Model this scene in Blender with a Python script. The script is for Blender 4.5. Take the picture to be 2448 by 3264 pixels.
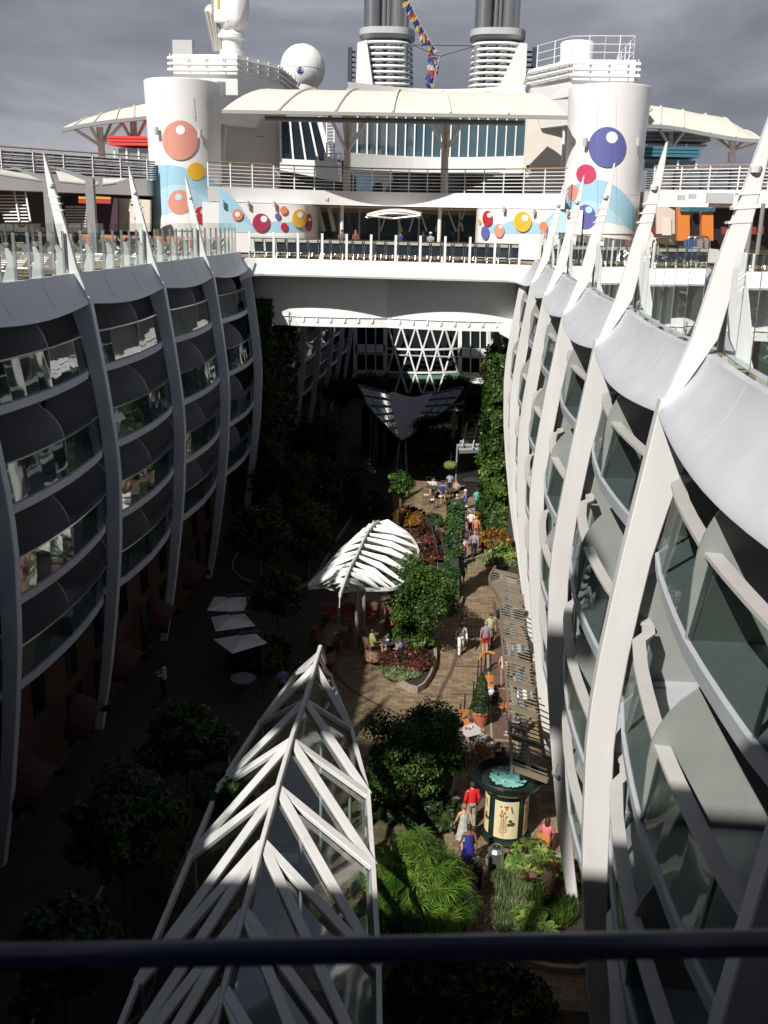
import bpy, math, random
from mathutils import Vector, Matrix
import numpy as np
random.seed(7)
R_=math.radians
sc=bpy.context.scene
for o in list(bpy.data.objects): bpy.data.objects.remove(o)
# ---------------------------------------------------------------- camera
EYE=Vector((0,0,20.0))
FPX=3120.0
CAMR=Vector((0.996411,0.081534,0.022124)).normalized()
def _cam():
    V=(1490.-1224., -(708.-1632.)); s=0.023
    yc=Vector((V[0],V[1],FPX)).normalized()
    zc=yc.cross(Vector((1,-s,0))).normalized()
    if zc.y<0: zc=-zc
    xc=yc.cross(zc).normalized()
    if xc.x<0: xc=-xc
    return xc,yc,zc      # world axes in camera coords (right, up, forward)
XC,YC,ZC=_cam()
def c2w(v): v=Vector(v); return Vector((XC.dot(v),YC.dot(v),ZC.dot(v)))
cr,cu,cf=c2w((1,0,0)),c2w((0,1,0)),c2w((0,0,1))
cam=bpy.data.cameras.new('camera'); co=bpy.data.objects.new('camera',cam); sc.collection.objects.link(co)
M=Matrix((cr,cu,-cf)).transposed().to_4x4(); M.translation=EYE; co.matrix_world=M
cam.sensor_fit='VERTICAL'; cam.sensor_height=4.54; cam.sensor_width=3.42; cam.lens=4.54*FPX/3264.
cam.clip_start=0.05; cam.clip_end=20000
cam.dof.use_dof=True; cam.dof.focus_distance=40; cam.dof.aperture_fstop=1.6
sc.camera=co
D=1.4756
def ray(x,y): return c2w(((x*D-1224)/FPX,-(y*D-1632)/FPX,1.0))
def PX(x,y,X): d=ray(x,y); return EYE+d*(X/d.x)
def PY(x,y,Y): d=ray(x,y); return EYE+d*(Y/d.y)
def PZ(x,y,Z=0.0): d=ray(x,y); return EYE+d*((Z-20)/d.z)
# ---------------------------------------------------------------- light
SUN=Vector((0.55,1.0,-1.0)).normalized()
sl=bpy.data.lights.new('sun','SUN'); sl.energy=5.0; sl.angle=R_(0.55); sl.color=(1,0.955,0.89)
so=bpy.data.objects.new('sun',sl); sc.collection.objects.link(so)
so.rotation_euler=SUN.to_track_quat('-Z','Y').to_euler(); so.location=(0,-20,60)
w=bpy.data.worlds.new('World'); sc.world=w; w.use_nodes=True
nt=w.node_tree; N=nt.nodes; L=nt.links; N.clear()
def nd(t,**k):
    n=N.new(t)
    for a,b in k.items(): setattr(n,a,b)
    return n
out=nd('ShaderNodeOutputWorld'); sky=nd('ShaderNodeTexSky',sky_type='NISHITA',sun_disc=False)
sky.sun_elevation=math.asin(-SUN.z); sky.sun_rotation=math.atan2(-SUN.x,-SUN.y)
bg1=nd('ShaderNodeBackground'); bg1.inputs[1].default_value=0.045; L.new(sky.outputs[0],bg1.inputs[0])
tc=nd('ShaderNodeTexCoord'); mp=nd('ShaderNodeMapping'); mp.inputs['Scale'].default_value=(1.0,1.0,3.2); L.new(tc.outputs['Generated'],mp.inputs[0])
n1=nd('ShaderNodeTexNoise'); n1.inputs['Scale'].default_value=2.6; n1.inputs['Detail'].default_value=6; n1.inputs['Roughness'].default_value=0.55; n1.inputs['Distortion'].default_value=0.3; L.new(mp.outputs[0],n1.inputs[0])
cr1=nd('ShaderNodeValToRGB'); e=cr1.color_ramp.elements
e[0].position=0.36; e[0].color=(0.155,0.162,0.198,1); e[1].position=0.68; e[1].color=(0.40,0.408,0.445,1)
m=e.new(0.52); m.color=(0.235,0.243,0.285,1)
L.new(n1.outputs[0],cr1.inputs[0])
bg2=nd('ShaderNodeBackground'); L.new(cr1.outputs[0],bg2.inputs[0])
# the cloud deck breaks up overhead
sep=nd('ShaderNodeSeparateXYZ'); L.new(tc.outputs['Generated'],sep.inputs[0])
mr=nd('ShaderNodeMapRange'); mr.inputs[1].default_value=0.3; mr.inputs[2].default_value=0.6; mr.inputs[3].default_value=1.0; mr.inputs[4].default_value=0.55; L.new(sep.outputs[2],mr.inputs[0])
m2=nd('ShaderNodeMapRange'); m2.inputs[1].default_value=0.28; m2.inputs[2].default_value=0.6; m2.inputs[3].default_value=1.0; m2.inputs[4].default_value=0.54; L.new(sep.outputs[2],m2.inputs[0]); L.new(m2.outputs[0],bg2.inputs[1])
mx=nd('ShaderNodeMixShader'); L.new(mr.outputs[0],mx.inputs[0]); L.new(bg1.outputs[0],mx.inputs[1]); L.new(bg2.outputs[0],mx.inputs[2]); L.new(mx.outputs[0],out.inputs[0])
vs=sc.view_settings; vs.view_transform='Standard'; vs.look='None'; vs.exposure=0.25; vs.gamma=1.0; vs.use_curve_mapping=False
sc.cycles.max_bounces=7; sc.cycles.transparent_max_bounces=24; sc.cycles.diffuse_bounces=3; sc.cycles.glossy_bounces=4
sc.cycles.caustics_reflective=False; sc.cycles.caustics_refractive=False
# ---------------------------------------------------------------- materials
MATS={}

def mat(name,col,rough=0.5,metal=0.0,spec=0.5,var=0.0,vscale=3.0,bump=0.0,bscale=20.0,coat=0,col2=None,emit=None,objcol=False,streak=False,transl=0):
    if name in MATS: return MATS[name]
    m=bpy.data.materials.new(name); m.use_nodes=True; t=m.node_tree; b=t.nodes['Principled BSDF']; MATS[name]=m
    b.inputs['Base Color'].default_value=(*col,1); b.inputs['Roughness'].default_value=rough; b.inputs['Metallic'].default_value=metal
    b.inputs['Specular IOR Level'].default_value=spec
    if coat: b.inputs['Coat Weight'].default_value=coat
    if emit: b.inputs['Emission Color'].default_value=(*emit,1); b.inputs['Emission Strength'].default_value=1
    src=None
    if objcol:
        oi=t.nodes.new('ShaderNodeObjectInfo'); src=oi.outputs['Color']; t.links.new(src,b.inputs['Base Color'])
    if var or col2:
        tc=t.nodes.new('ShaderNodeTexCoord'); no=t.nodes.new('ShaderNodeTexNoise'); no.inputs['Scale'].default_value=vscale; no.inputs['Detail'].default_value=5; no.inputs['Roughness'].default_value=0.6
        vec=tc.outputs['Object']
        if streak:
            mp=t.nodes.new('ShaderNodeMapping'); mp.inputs['Scale'].default_value=(1,1,0.12); t.links.new(vec,mp.inputs[0]); vec=mp.outputs[0]
        t.links.new(vec,no.inputs[0])
        cr=t.nodes.new('ShaderNodeValToRGB'); cr.color_ramp.elements[0].position=0.3; cr.color_ramp.elements[1].position=0.72
        c2=col2 if col2 else tuple(min(1,c*(1+var)) for c in col); c1=col if col2 else tuple(c*(1-var) for c in col)
        cr.color_ramp.elements[0].color=(*c1,1); cr.color_ramp.elements[1].color=(*c2,1)
        t.links.new(no.outputs[0],cr.inputs[0])
        if src:
            mi=t.nodes.new('ShaderNodeMixRGB'); mi.blend_type='MULTIPLY'; mi.inputs[0].default_value=1; t.links.new(src,mi.inputs[1]); t.links.new(cr.outputs[0],mi.inputs[2]); t.links.new(mi.outputs[0],b.inputs['Base Color'])
        else: t.links.new(cr.outputs[0],b.inputs['Base Color'])
    if bump:
        tc=t.nodes.new('ShaderNodeTexCoord'); no=t.nodes.new('ShaderNodeTexNoise'); no.inputs['Scale'].default_value=bscale; no.inputs['Detail'].default_value=3; t.links.new(tc.outputs['Object'],no.inputs[0])
        bp=t.nodes.new('ShaderNodeBump'); bp.inputs['Strength'].default_value=bump; bp.inputs['Distance'].default_value=0.05; t.links.new(no.outputs[0],bp.inputs['Height']); t.links.new(bp.outputs[0],b.inputs['Normal'])
    if transl:
        tr=t.nodes.new('ShaderNodeBsdfTranslucent'); ms=t.nodes.new('ShaderNodeMixShader'); ms.inputs[0].default_value=transl
        o=t.nodes['Material Output']
        if b.inputs['Base Color'].links: t.links.new(b.inputs['Base Color'].links[0].from_socket,tr.inputs[0])
        else: tr.inputs[0].default_value=(*col,1)
        t.links.new(b.outputs[0],ms.inputs[1]); t.links.new(tr.outputs[0],ms.inputs[2]); t.links.new(ms.outputs[0],o.inputs[0])
    return m
def leafmat(name,stops,scale=1.2,rough=0.45,transl=0.25):
    m=bpy.data.materials.new(name); MATS[name]=m; m.use_nodes=True; t=m.node_tree; b=t.nodes['Principled BSDF']; b.inputs['Roughness'].default_value=rough; b.inputs['Specular IOR Level'].default_value=0.3
    g=t.nodes.new('ShaderNodeNewGeometry'); tc=t.nodes.new('ShaderNodeTexCoord'); no=t.nodes.new('ShaderNodeTexNoise'); no.inputs['Scale'].default_value=scale; no.inputs['Detail'].default_value=3
    t.links.new(tc.outputs['Object'],no.inputs[0])
    ad=t.nodes.new('ShaderNodeMath'); ad.operation='MULTIPLY_ADD'; ad.inputs[1].default_value=0.45; t.links.new(g.outputs['Random Per Island'],ad.inputs[0])
    ms_=t.nodes.new('ShaderNodeMath'); ms_.operation='MULTIPLY_ADD'; ms_.inputs[1].default_value=1.5; ms_.inputs[2].default_value=-0.5; t.links.new(no.outputs[0],ms_.inputs[0]); t.links.new(ms_.outputs[0],ad.inputs[2])
    cr=t.nodes.new('ShaderNodeValToRGB'); el=cr.color_ramp.elements
    for i,(p,c) in enumerate(stops):
        if i<2: el[i].position=p; el[i].color=(*c,1)
        else: q=el.new(p); q.color=(*c,1)
    t.links.new(ad.outputs[0],cr.inputs[0]); t.links.new(cr.outputs[0],b.inputs['Base Color'])
    tr=t.nodes.new('ShaderNodeBsdfTranslucent'); ms=t.nodes.new('ShaderNodeMixShader'); ms.inputs[0].default_value=transl
    t.links.new(cr.outputs[0],tr.inputs[0]); t.links.new(b.outputs[0],ms.inputs[1]); t.links.new(tr.outputs[0],ms.inputs[2]); t.links.new(ms.outputs[0],t.nodes['Material Output'].inputs[0])
    return m
def glassmat(name,tint,refl=1.0,rough=0.02,wob=0.0,base=0.05):
    m=bpy.data.materials.new(name); MATS[name]=m; m.use_nodes=True; t=m.node_tree; t.nodes.remove(t.nodes['Principled BSDF'])
    tr=t.nodes.new('ShaderNodeBsdfTransparent'); tr.inputs[0].default_value=(*tint,1)
    gl=t.nodes.new('ShaderNodeBsdfGlossy'); gl.inputs['Roughness'].default_value=rough; gl.inputs[0].default_value=(0.9,0.95,0.93,1)
    fr=t.nodes.new('ShaderNodeFresnel'); fr.inputs[0].default_value=1.5
    mu=t.nodes.new('ShaderNodeMath'); mu.operation='MULTIPLY_ADD'; mu.inputs[1].default_value=refl; mu.inputs[2].default_value=base; mu.use_clamp=True; t.links.new(fr.outputs[0],mu.inputs[0])
    ms=t.nodes.new('ShaderNodeMixShader'); t.links.new(mu.outputs[0],ms.inputs[0]); t.links.new(tr.outputs[0],ms.inputs[1]); t.links.new(gl.outputs[0],ms.inputs[2]); t.links.new(ms.outputs[0],t.nodes['Material Output'].inputs[0])
    if wob:
        tc=t.nodes.new('ShaderNodeTexCoord'); no=t.nodes.new('ShaderNodeTexNoise'); no.inputs['Scale'].default_value=1.1; no.inputs['Detail'].default_value=1
        bp=t.nodes.new('ShaderNodeBump'); bp.inputs['Strength'].default_value=wob; bp.inputs['Distance'].default_value=0.1
        t.links.new(tc.outputs['Object'],no.inputs[0]); t.links.new(no.outputs[0],bp.inputs['Height']); t.links.new(bp.outputs[0],gl.inputs['Normal']); t.links.new(bp.outputs[0],fr.inputs['Normal'])
    return m
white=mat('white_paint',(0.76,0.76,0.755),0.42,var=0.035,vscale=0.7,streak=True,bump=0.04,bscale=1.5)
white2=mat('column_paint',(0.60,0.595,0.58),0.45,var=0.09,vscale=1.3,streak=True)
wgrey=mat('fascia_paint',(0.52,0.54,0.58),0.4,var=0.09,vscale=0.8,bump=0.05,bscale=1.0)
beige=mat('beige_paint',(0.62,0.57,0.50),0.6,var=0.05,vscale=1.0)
cream=mat('cream_fabric',(0.62,0.60,0.53),0.8,var=0.06,vscale=0.9,bump=0.1,bscale=3)
steel=mat('brushed_steel',(0.55,0.56,0.58),0.28,metal=0.9)
chrome=mat('polished_steel',(0.62,0.60,0.57),0.22,metal=1.0,bump=0.1,bscale=2)
dgrey=mat('dark_grey',(0.045,0.047,0.05),0.5)
mgrey=mat('mid_grey',(0.22,0.23,0.24),0.55,var=0.06)
lgrey=mat('light_grey',(0.45,0.46,0.47),0.5,var=0.05)
black=mat('black',(0.012,0.012,0.013),0.5)
navy=mat('navy_sling',(0.02,0.028,0.045),0.7)
darkglass=mat('dark_glass',(0.010,0.014,0.016),0.04,spec=0.8,bump=0.12,bscale=0.9)
blueglass=mat('blue_glass',(0.055,0.10,0.13),0.04,spec=1.0,bump=0.06,bscale=0.5,coat=0.5)
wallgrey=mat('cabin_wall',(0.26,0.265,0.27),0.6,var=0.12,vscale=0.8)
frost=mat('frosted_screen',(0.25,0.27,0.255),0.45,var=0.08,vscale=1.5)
frostL=mat('shaded_screen',(0.42,0.43,0.44),0.5,var=0.08,vscale=1.5)  # left-side copy of the partition, lightened to lift its shade
teak=mat('teak',(0.30,0.20,0.12),0.6,var=0.2,vscale=4)
wood=mat('orange_wood',(0.55,0.20,0.05),0.35,var=0.2,vscale=6)
brown=mat('brown_metal',(0.14,0.065,0.045),0.4,var=0.15)
brick=mat('brick_wall',(0.075,0.042,0.032),0.85,var=0.3,vscale=6)
terracotta=mat('terracotta',(0.42,0.14,0.075),0.7,var=0.15)
stone=mat('kerb_stone',(0.27,0.22,0.18),0.85,var=0.2,vscale=5)
soil=mat('soil',(0.028,0.02,0.013),0.95,var=0.4,vscale=6)
bark=mat('bark',(0.13,0.105,0.08),0.9,var=0.3,vscale=8)
fabric=mat('fabric',(1,1,1),0.85,objcol=True,var=0.12,vscale=12)
fabricpat=mat('patterned_fabric',(0.35,0.35,0.35),0.85,objcol=True,vscale=22,col2=(1.6,1.6,1.6))
skinm=mat('skin',(1,1,1),0.55,objcol=True)
hairm=mat('hair',(1,1,1),0.7,objcol=True)
paint=mat('coloured_paint',(1,1,1),0.45,objcol=True)
water_m=mat('sea_water',(0.02,0.05,0.07),0.15,bump=0.4,bscale=0.05)
blueenamel=mat('navy_enamel',(0.004,0.006,0.04),0.3)
glass=glassmat('barrier_glass',(0.84,0.90,0.87),0.8,0.015,0.0,0.02)
bglass=glassmat('balcony_glass',(0.46,0.52,0.50),0.32,0.03,0.05,0.0)
rglass=glassmat('roof_glass',(0.76,0.83,0.81),0.25,0.05,0.05,0.0)
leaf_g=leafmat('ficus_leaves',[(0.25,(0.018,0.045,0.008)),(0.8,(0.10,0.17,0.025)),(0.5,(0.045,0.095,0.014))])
leaf_d=leafmat('dark_leaves',[(0.25,(0.012,0.028,0.008)),(0.8,(0.05,0.085,0.018)),(0.5,(0.025,0.05,0.012))])  # darker greens carry the shade of plants in shadow; also the conifer
leaf_i=leafmat('ivy_leaves',[(0.2,(0.015,0.045,0.012)),(0.85,(0.085,0.16,0.03)),(0.5,(0.04,0.09,0.018))],0.8)
leaf_w=leafmat('living_wall_leaves',[(0.2,(0.015,0.035,0.006)),(0.85,(0.095,0.16,0.02)),(0.5,(0.035,0.08,0.01))],0.45)
leaf_p=leafmat('palm_leaves',[(0.2,(0.03,0.08,0.01)),(0.85,(0.27,0.36,0.05)),(0.5,(0.09,0.19,0.025))],1.5,0.35)
leaf_y=leafmat('variegated_leaves',[(0.2,(0.06,0.13,0.02)),(0.85,(0.42,0.42,0.12)),(0.5,(0.16,0.25,0.05))],2.0)
leaf_c=leafmat('croton_leaves',[(0.15,(0.05,0.09,0.015)),(0.95,(0.36,0.27,0.04)),(0.4,(0.17,0.055,0.015)),(0.7,(0.27,0.15,0.025))],2.2)
leaf_r=leafmat('red_leaves',[(0.2,(0.03,0.035,0.012)),(0.9,(0.17,0.055,0.03)),(0.5,(0.075,0.022,0.018))],2.0)
leaf_b=leafmat('grass_blades',[(0.2,(0.06,0.09,0.03)),(0.9,(0.30,0.34,0.17)),(0.5,(0.15,0.2,0.08))],2.0)
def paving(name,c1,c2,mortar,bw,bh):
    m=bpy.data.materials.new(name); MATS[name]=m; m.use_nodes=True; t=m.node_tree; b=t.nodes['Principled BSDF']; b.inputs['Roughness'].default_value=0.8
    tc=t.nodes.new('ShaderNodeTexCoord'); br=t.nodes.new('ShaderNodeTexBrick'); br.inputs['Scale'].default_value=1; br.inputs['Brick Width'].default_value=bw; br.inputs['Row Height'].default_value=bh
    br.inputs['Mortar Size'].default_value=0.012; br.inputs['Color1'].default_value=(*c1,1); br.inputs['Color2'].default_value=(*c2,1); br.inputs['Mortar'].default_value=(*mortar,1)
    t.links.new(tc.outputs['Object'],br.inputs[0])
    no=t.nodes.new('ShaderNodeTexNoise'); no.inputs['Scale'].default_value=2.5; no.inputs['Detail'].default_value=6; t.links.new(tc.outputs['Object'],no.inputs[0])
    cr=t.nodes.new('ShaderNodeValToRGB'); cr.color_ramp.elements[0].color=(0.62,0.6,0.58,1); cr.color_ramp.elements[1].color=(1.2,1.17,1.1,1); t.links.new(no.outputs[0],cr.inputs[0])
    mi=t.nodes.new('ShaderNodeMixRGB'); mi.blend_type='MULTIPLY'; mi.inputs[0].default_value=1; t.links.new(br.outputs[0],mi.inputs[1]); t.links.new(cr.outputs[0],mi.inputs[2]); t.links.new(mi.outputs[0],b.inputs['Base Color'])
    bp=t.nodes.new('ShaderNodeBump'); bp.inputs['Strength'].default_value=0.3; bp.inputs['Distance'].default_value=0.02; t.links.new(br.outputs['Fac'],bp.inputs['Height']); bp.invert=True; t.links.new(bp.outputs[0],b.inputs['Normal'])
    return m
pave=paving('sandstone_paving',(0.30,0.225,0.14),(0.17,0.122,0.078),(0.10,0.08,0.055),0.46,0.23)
pave_d=paving('dark_paving',(0.055,0.042,0.032),(0.036,0.028,0.022),(0.02,0.016,0.012),0.46,0.23)  # paving darkened so its colour stands in for deep shade
def smooth_angle(o,a=32):
    o.data.polygons.foreach_set('use_smooth',[True]*len(o.data.polygons)); e=o.modifiers.new('split','EDGE_SPLIT'); e.split_angle=R_(a); return o
deckm=paving('deck_planks',(0.42,0.31,0.20),(0.35,0.25,0.16),(0.12,0.08,0.05),2.4,0.11)
# ---------------------------------------------------------------- mesh builder
ORG={}
COL=sc.collection
class MB:
    def __init__(s): s.v=[]; s.f=[]
    def add(s,vs,fs):
        k=len(s.v); s.v.extend([tuple(p) for p in vs]); s.f.extend([tuple(i+k for i in f) for f in fs]); return s
    def box(s,c,d,rz=0,rx=0,ry=0):
        c=Vector(c); h=Vector(d)/2; Rm=Matrix.Rotation(rz,3,'Z')@Matrix.Rotation(ry,3,'Y')@Matrix.Rotation(rx,3,'X')
        vs=[c+Rm@Vector((sx*h.x,sy*h.y,sz*h.z)) for sz in(-1,1) for sx,sy in((-1,-1),(1,-1),(1,1),(-1,1))]
        return s.add(vs,[(3,2,1,0),(4,5,6,7),(0,1,5,4),(1,2,6,5),(2,3,7,6),(3,0,4,7)])
    def loft(s,rings,cap=True,closed=True):
        n=len(rings[0]); vs=[p for r in rings for p in r]; fs=[]
        for i in range(len(rings)-1):
            for j in range(n if closed else n-1):
                a=i*n+j; b=i*n+(j+1)%n; fs.append((a,b,b+n,a+n))
        if cap and closed: fs.append(tuple(range(n-1,-1,-1))); fs.append(tuple(range((len(rings)-1)*n,len(rings)*n)))
        return s.add(vs,fs)
    def path(s,pts,r,n=8,cap=True,flat=None):
        pts=[Vector(p) for p in pts]; rings=[]
        for i,p in enumerate(pts):
            t=(pts[min(i+1,len(pts)-1)]-pts[max(i-1,0)]).normalized()
            up=Vector((0,0,1)) if abs(t.z)<0.95 else Vector((0,1,0))
            a=t.cross(up).normalized(); b=a.cross(t).normalized(); rr=r[i] if isinstance(r,(list,tuple)) else r
            if flat: rings.append([p+a*sx*flat[0]/2+b*sz*flat[1]/2 for sx,sz in((-1,-1),(1,-1),(1,1),(-1,1))])
            else: rings.append([p+a*rr*math.cos(2*math.pi*k/n)+b*rr*math.sin(2*math.pi*k/n) for k in range(n)])
        return s.loft(rings,cap)
    def bar(s,p0,p1,w,h): return s.path([p0,p1],0,flat=(w,h))
    def tube(s,p0,p1,r,n=8): return s.path([p0,p1],r,n)
    def lathe(s,prof,c,n=24,a0=0,a1=2*math.pi,cap=False,sx=1,sy=1):
        full=abs(a1-a0-2*math.pi)<1e-6; m=n if full else n+1
        rings=[[Vector((c[0]+r*sx*math.cos(a0+(a1-a0)*k/n),c[1]+r*sy*math.sin(a0+(a1-a0)*k/n),c[2]+z)) for k in range(m)] for r,z in prof]
        return s.loft(rings,cap and full,full)
    def prism(s,poly,ext):
        poly=[Vector(p) for p in poly]; ext=Vector(ext); n=len(poly)
        vs=poly+[p+ext for p in poly]
        fs=[tuple(range(n-1,-1,-1)),tuple(range(n,2*n))]+[(i,(i+1)%n,(i+1)%n+n,i+n) for i in range(n)]
        return s.add(vs,fs)
    def quad(s,*p): return s.add(p,[tuple(range(len(p)))])
    def sphere(s,c,r,n=12,m=8,sz=1.0):
        c=Vector(c); rx=r if not isinstance(r,(tuple,list)) else r[0]
        rr=(r,r,r*sz) if not isinstance(r,(tuple,list)) else r
        rings=[[c+Vector((rr[0]*math.sin(a)*math.cos(2*math.pi*k/n),rr[1]*math.sin(a)*math.sin(2*math.pi*k/n),rr[2]*math.cos(a))) for k in range(n)] for a in [math.pi*(i+0.02)/(m+0.04)*1.0 for i in range(m+1)]]
        return s.loft(rings,True)
    def build(s,name,m,parent=None,smooth=False,**k):
        o0=ORG.get(parent.name,Vector()) if parent else Vector()
        me=bpy.data.meshes.new(name); me.from_pydata([(p[0]-o0.x,p[1]-o0.y,p[2]-o0.z) for p in s.v],[],s.f)
        if m: me.materials.append(m)
        if smooth: me.polygons.foreach_set('use_smooth',[True]*len(me.polygons))
        me.update()
        o=bpy.data.objects.new(name,me); COL.objects.link(o)
        if parent: o.parent=parent; ORG[o.name]=o0
        else: ORG[o.name]=Vector()
        if k: tag(o,**k)
        return o
def bevel(o,w=0.02,seg=2):
    b=o.modifiers.new('bevel','BEVEL'); b.width=w; b.segments=seg; b.limit_method='ANGLE'; return o
def tag(o,label=None,cat=None,group=None,kind=None,color=None):
    if label: o['label']=label
    if cat: o['category']=cat
    if group: o['group']=group
    if kind: o['kind']=kind
    if color: o.color=(*color,1)
    return o
def empty(name,loc,label,cat,group=None):
    o=bpy.data.objects.new(name,None); COL.objects.link(o); o.location=loc; o.empty_display_size=0.2; ORG[o.name]=Vector(loc); tag(o,label,cat,group); return o
def clone(o,parent=None):
    c=o.copy(); COL.objects.link(c)
    if parent: c.parent=parent
    for ch in o.children: clone(ch,c)
    return c
def dup(root,loc,rz=0,label=None,group=None,scale=None):
    c=clone(root); c.location=loc; c.rotation_euler=(0,0,rz)
    if label: c['label']=label
    if group: c['group']=group
    if scale: c.scale=(scale,)*3 if not isinstance(scale,tuple) else scale
    return c
def npmesh(name,verts,faces4,m,parent=None,smooth=False):
    """fast mesh of quads: verts (n,3), faces4 (k,4)"""
    me=bpy.data.meshes.new(name); me.vertices.add(len(verts)); me.vertices.foreach_set('co',verts.astype(np.float32).ravel())
    k=len(faces4); me.loops.add(k*4); me.loops.foreach_set('vertex_index',faces4.astype(np.int32).ravel())
    me.polygons.add(k); me.polygons.foreach_set('loop_start',np.arange(0,k*4,4,dtype=np.int32)); me.polygons.foreach_set('loop_total',np.full(k,4,dtype=np.int32))
    me.materials.append(m); me.update(calc_edges=True); me.validate()
    o=bpy.data.objects.new(name,me); COL.objects.link(o)
    if parent: o.parent=parent
    ORG[o.name]=ORG.get(parent.name,Vector()) if parent else Vector()
    return o
lerp=lambda a,b,t:a+(b-a)*t
def interp(pts,t):
    for i in range(len(pts)-1):
        if t<=pts[i+1][0] or i==len(pts)-2:
            u=(t-pts[i][0])/(pts[i+1][0]-pts[i][0]); return lerp(pts[i][1],pts[i+1][1],max(0,min(1,u)))
def spline(pts,n=6):
    pts=[Vector(p) for p in pts]; P=[pts[0]*2-pts[1]]+pts+[pts[-1]*2-pts[-2]]; o=[]
    for i in range(1,len(P)-2):
        for k in range(n):
            t=k/n; a,b,c,d=P[i-1],P[i],P[i+1],P[i+2]
            o.append(0.5*((2*b)+(c-a)*t+(2*a-5*b+4*c-d)*t*t+(3*b-3*c+d-a)*t**3))
    o.append(pts[-1]); return o
# ================================================================ SETTING
MB().quad((-4000,-3000,-28),(4000,-3000,-28),(4000,5000,-28),(-4000,5000,-28)).build('sea',water_m,kind='structure')
MB().quad((-16.5,-12,0),(8,-12,0),(8,122,0),(-16.5,122,0)).build('paving',pave,kind='structure')
MB().add([(-16.4,-12,0.004),(-5.6,-12,0.004),(-6.0,20,0.004),(-7.2,34,0.004),(-6.6,40,0.004),(-6.2,48,0.004),(-4.6,56,0.004),(-4.2,66,0.004),(-5.5,78,0.004),(-6,121,0.004),(-16.4,121,0.004)],[tuple(range(11))]).build('shaded_walkway',pave_d,kind='structure')  # dark sheet paints the left side's shade onto the floor
# pool deck floors both sides and the cross deck
dk=MB()
for x0,x1 in((-15.6,-45),(4.6,34)): dk.box(((x0+x1)/2,56,17.6),(abs(x1-x0),128,0.3))
dk.box((-4.9,69.2,17.45),(20.2,13.0,0.3)); dk.build('pool_deck',deckm,kind='structure')
# ================================================================ FACADES
COLPROF=[(0,-0.6),(2.5,-0.12),(5.5,0.32),(8,0.6),(10.6,0.72),(11.9,0.68),(14.2,0.42),(17.2,0.0)]
def off(z): return interp(COLPROF,z)
FLOORS=[14.65,11.78,8.92,6.06]
YCOL=[16.9+8.8*k for k in range(-3,12)]
BP=[(0,0),(0.05,0.05),(0.09,0.28),(0.2,0.42),(0.35,0.52),(0.5,0.56),(0.65,0.52),(0.8,0.42),(0.92,0.28),(0.96,0.05),(1,0)]
def bulge(t,a,p=0.6): return a*max(0,math.sin(math.pi*t))**p
shadewhite=mat('pale_blue_paint',(0.66,0.69,0.76),0.45,var=0.04)  # left-side copy of the white, tinted blue to carry the shade
raillt=mat('rail_paint',(0.50,0.49,0.465),0.4,var=0.05); slablt=mat('slab_paint',(0.44,0.465,0.50),0.4,var=0.05)
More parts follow.
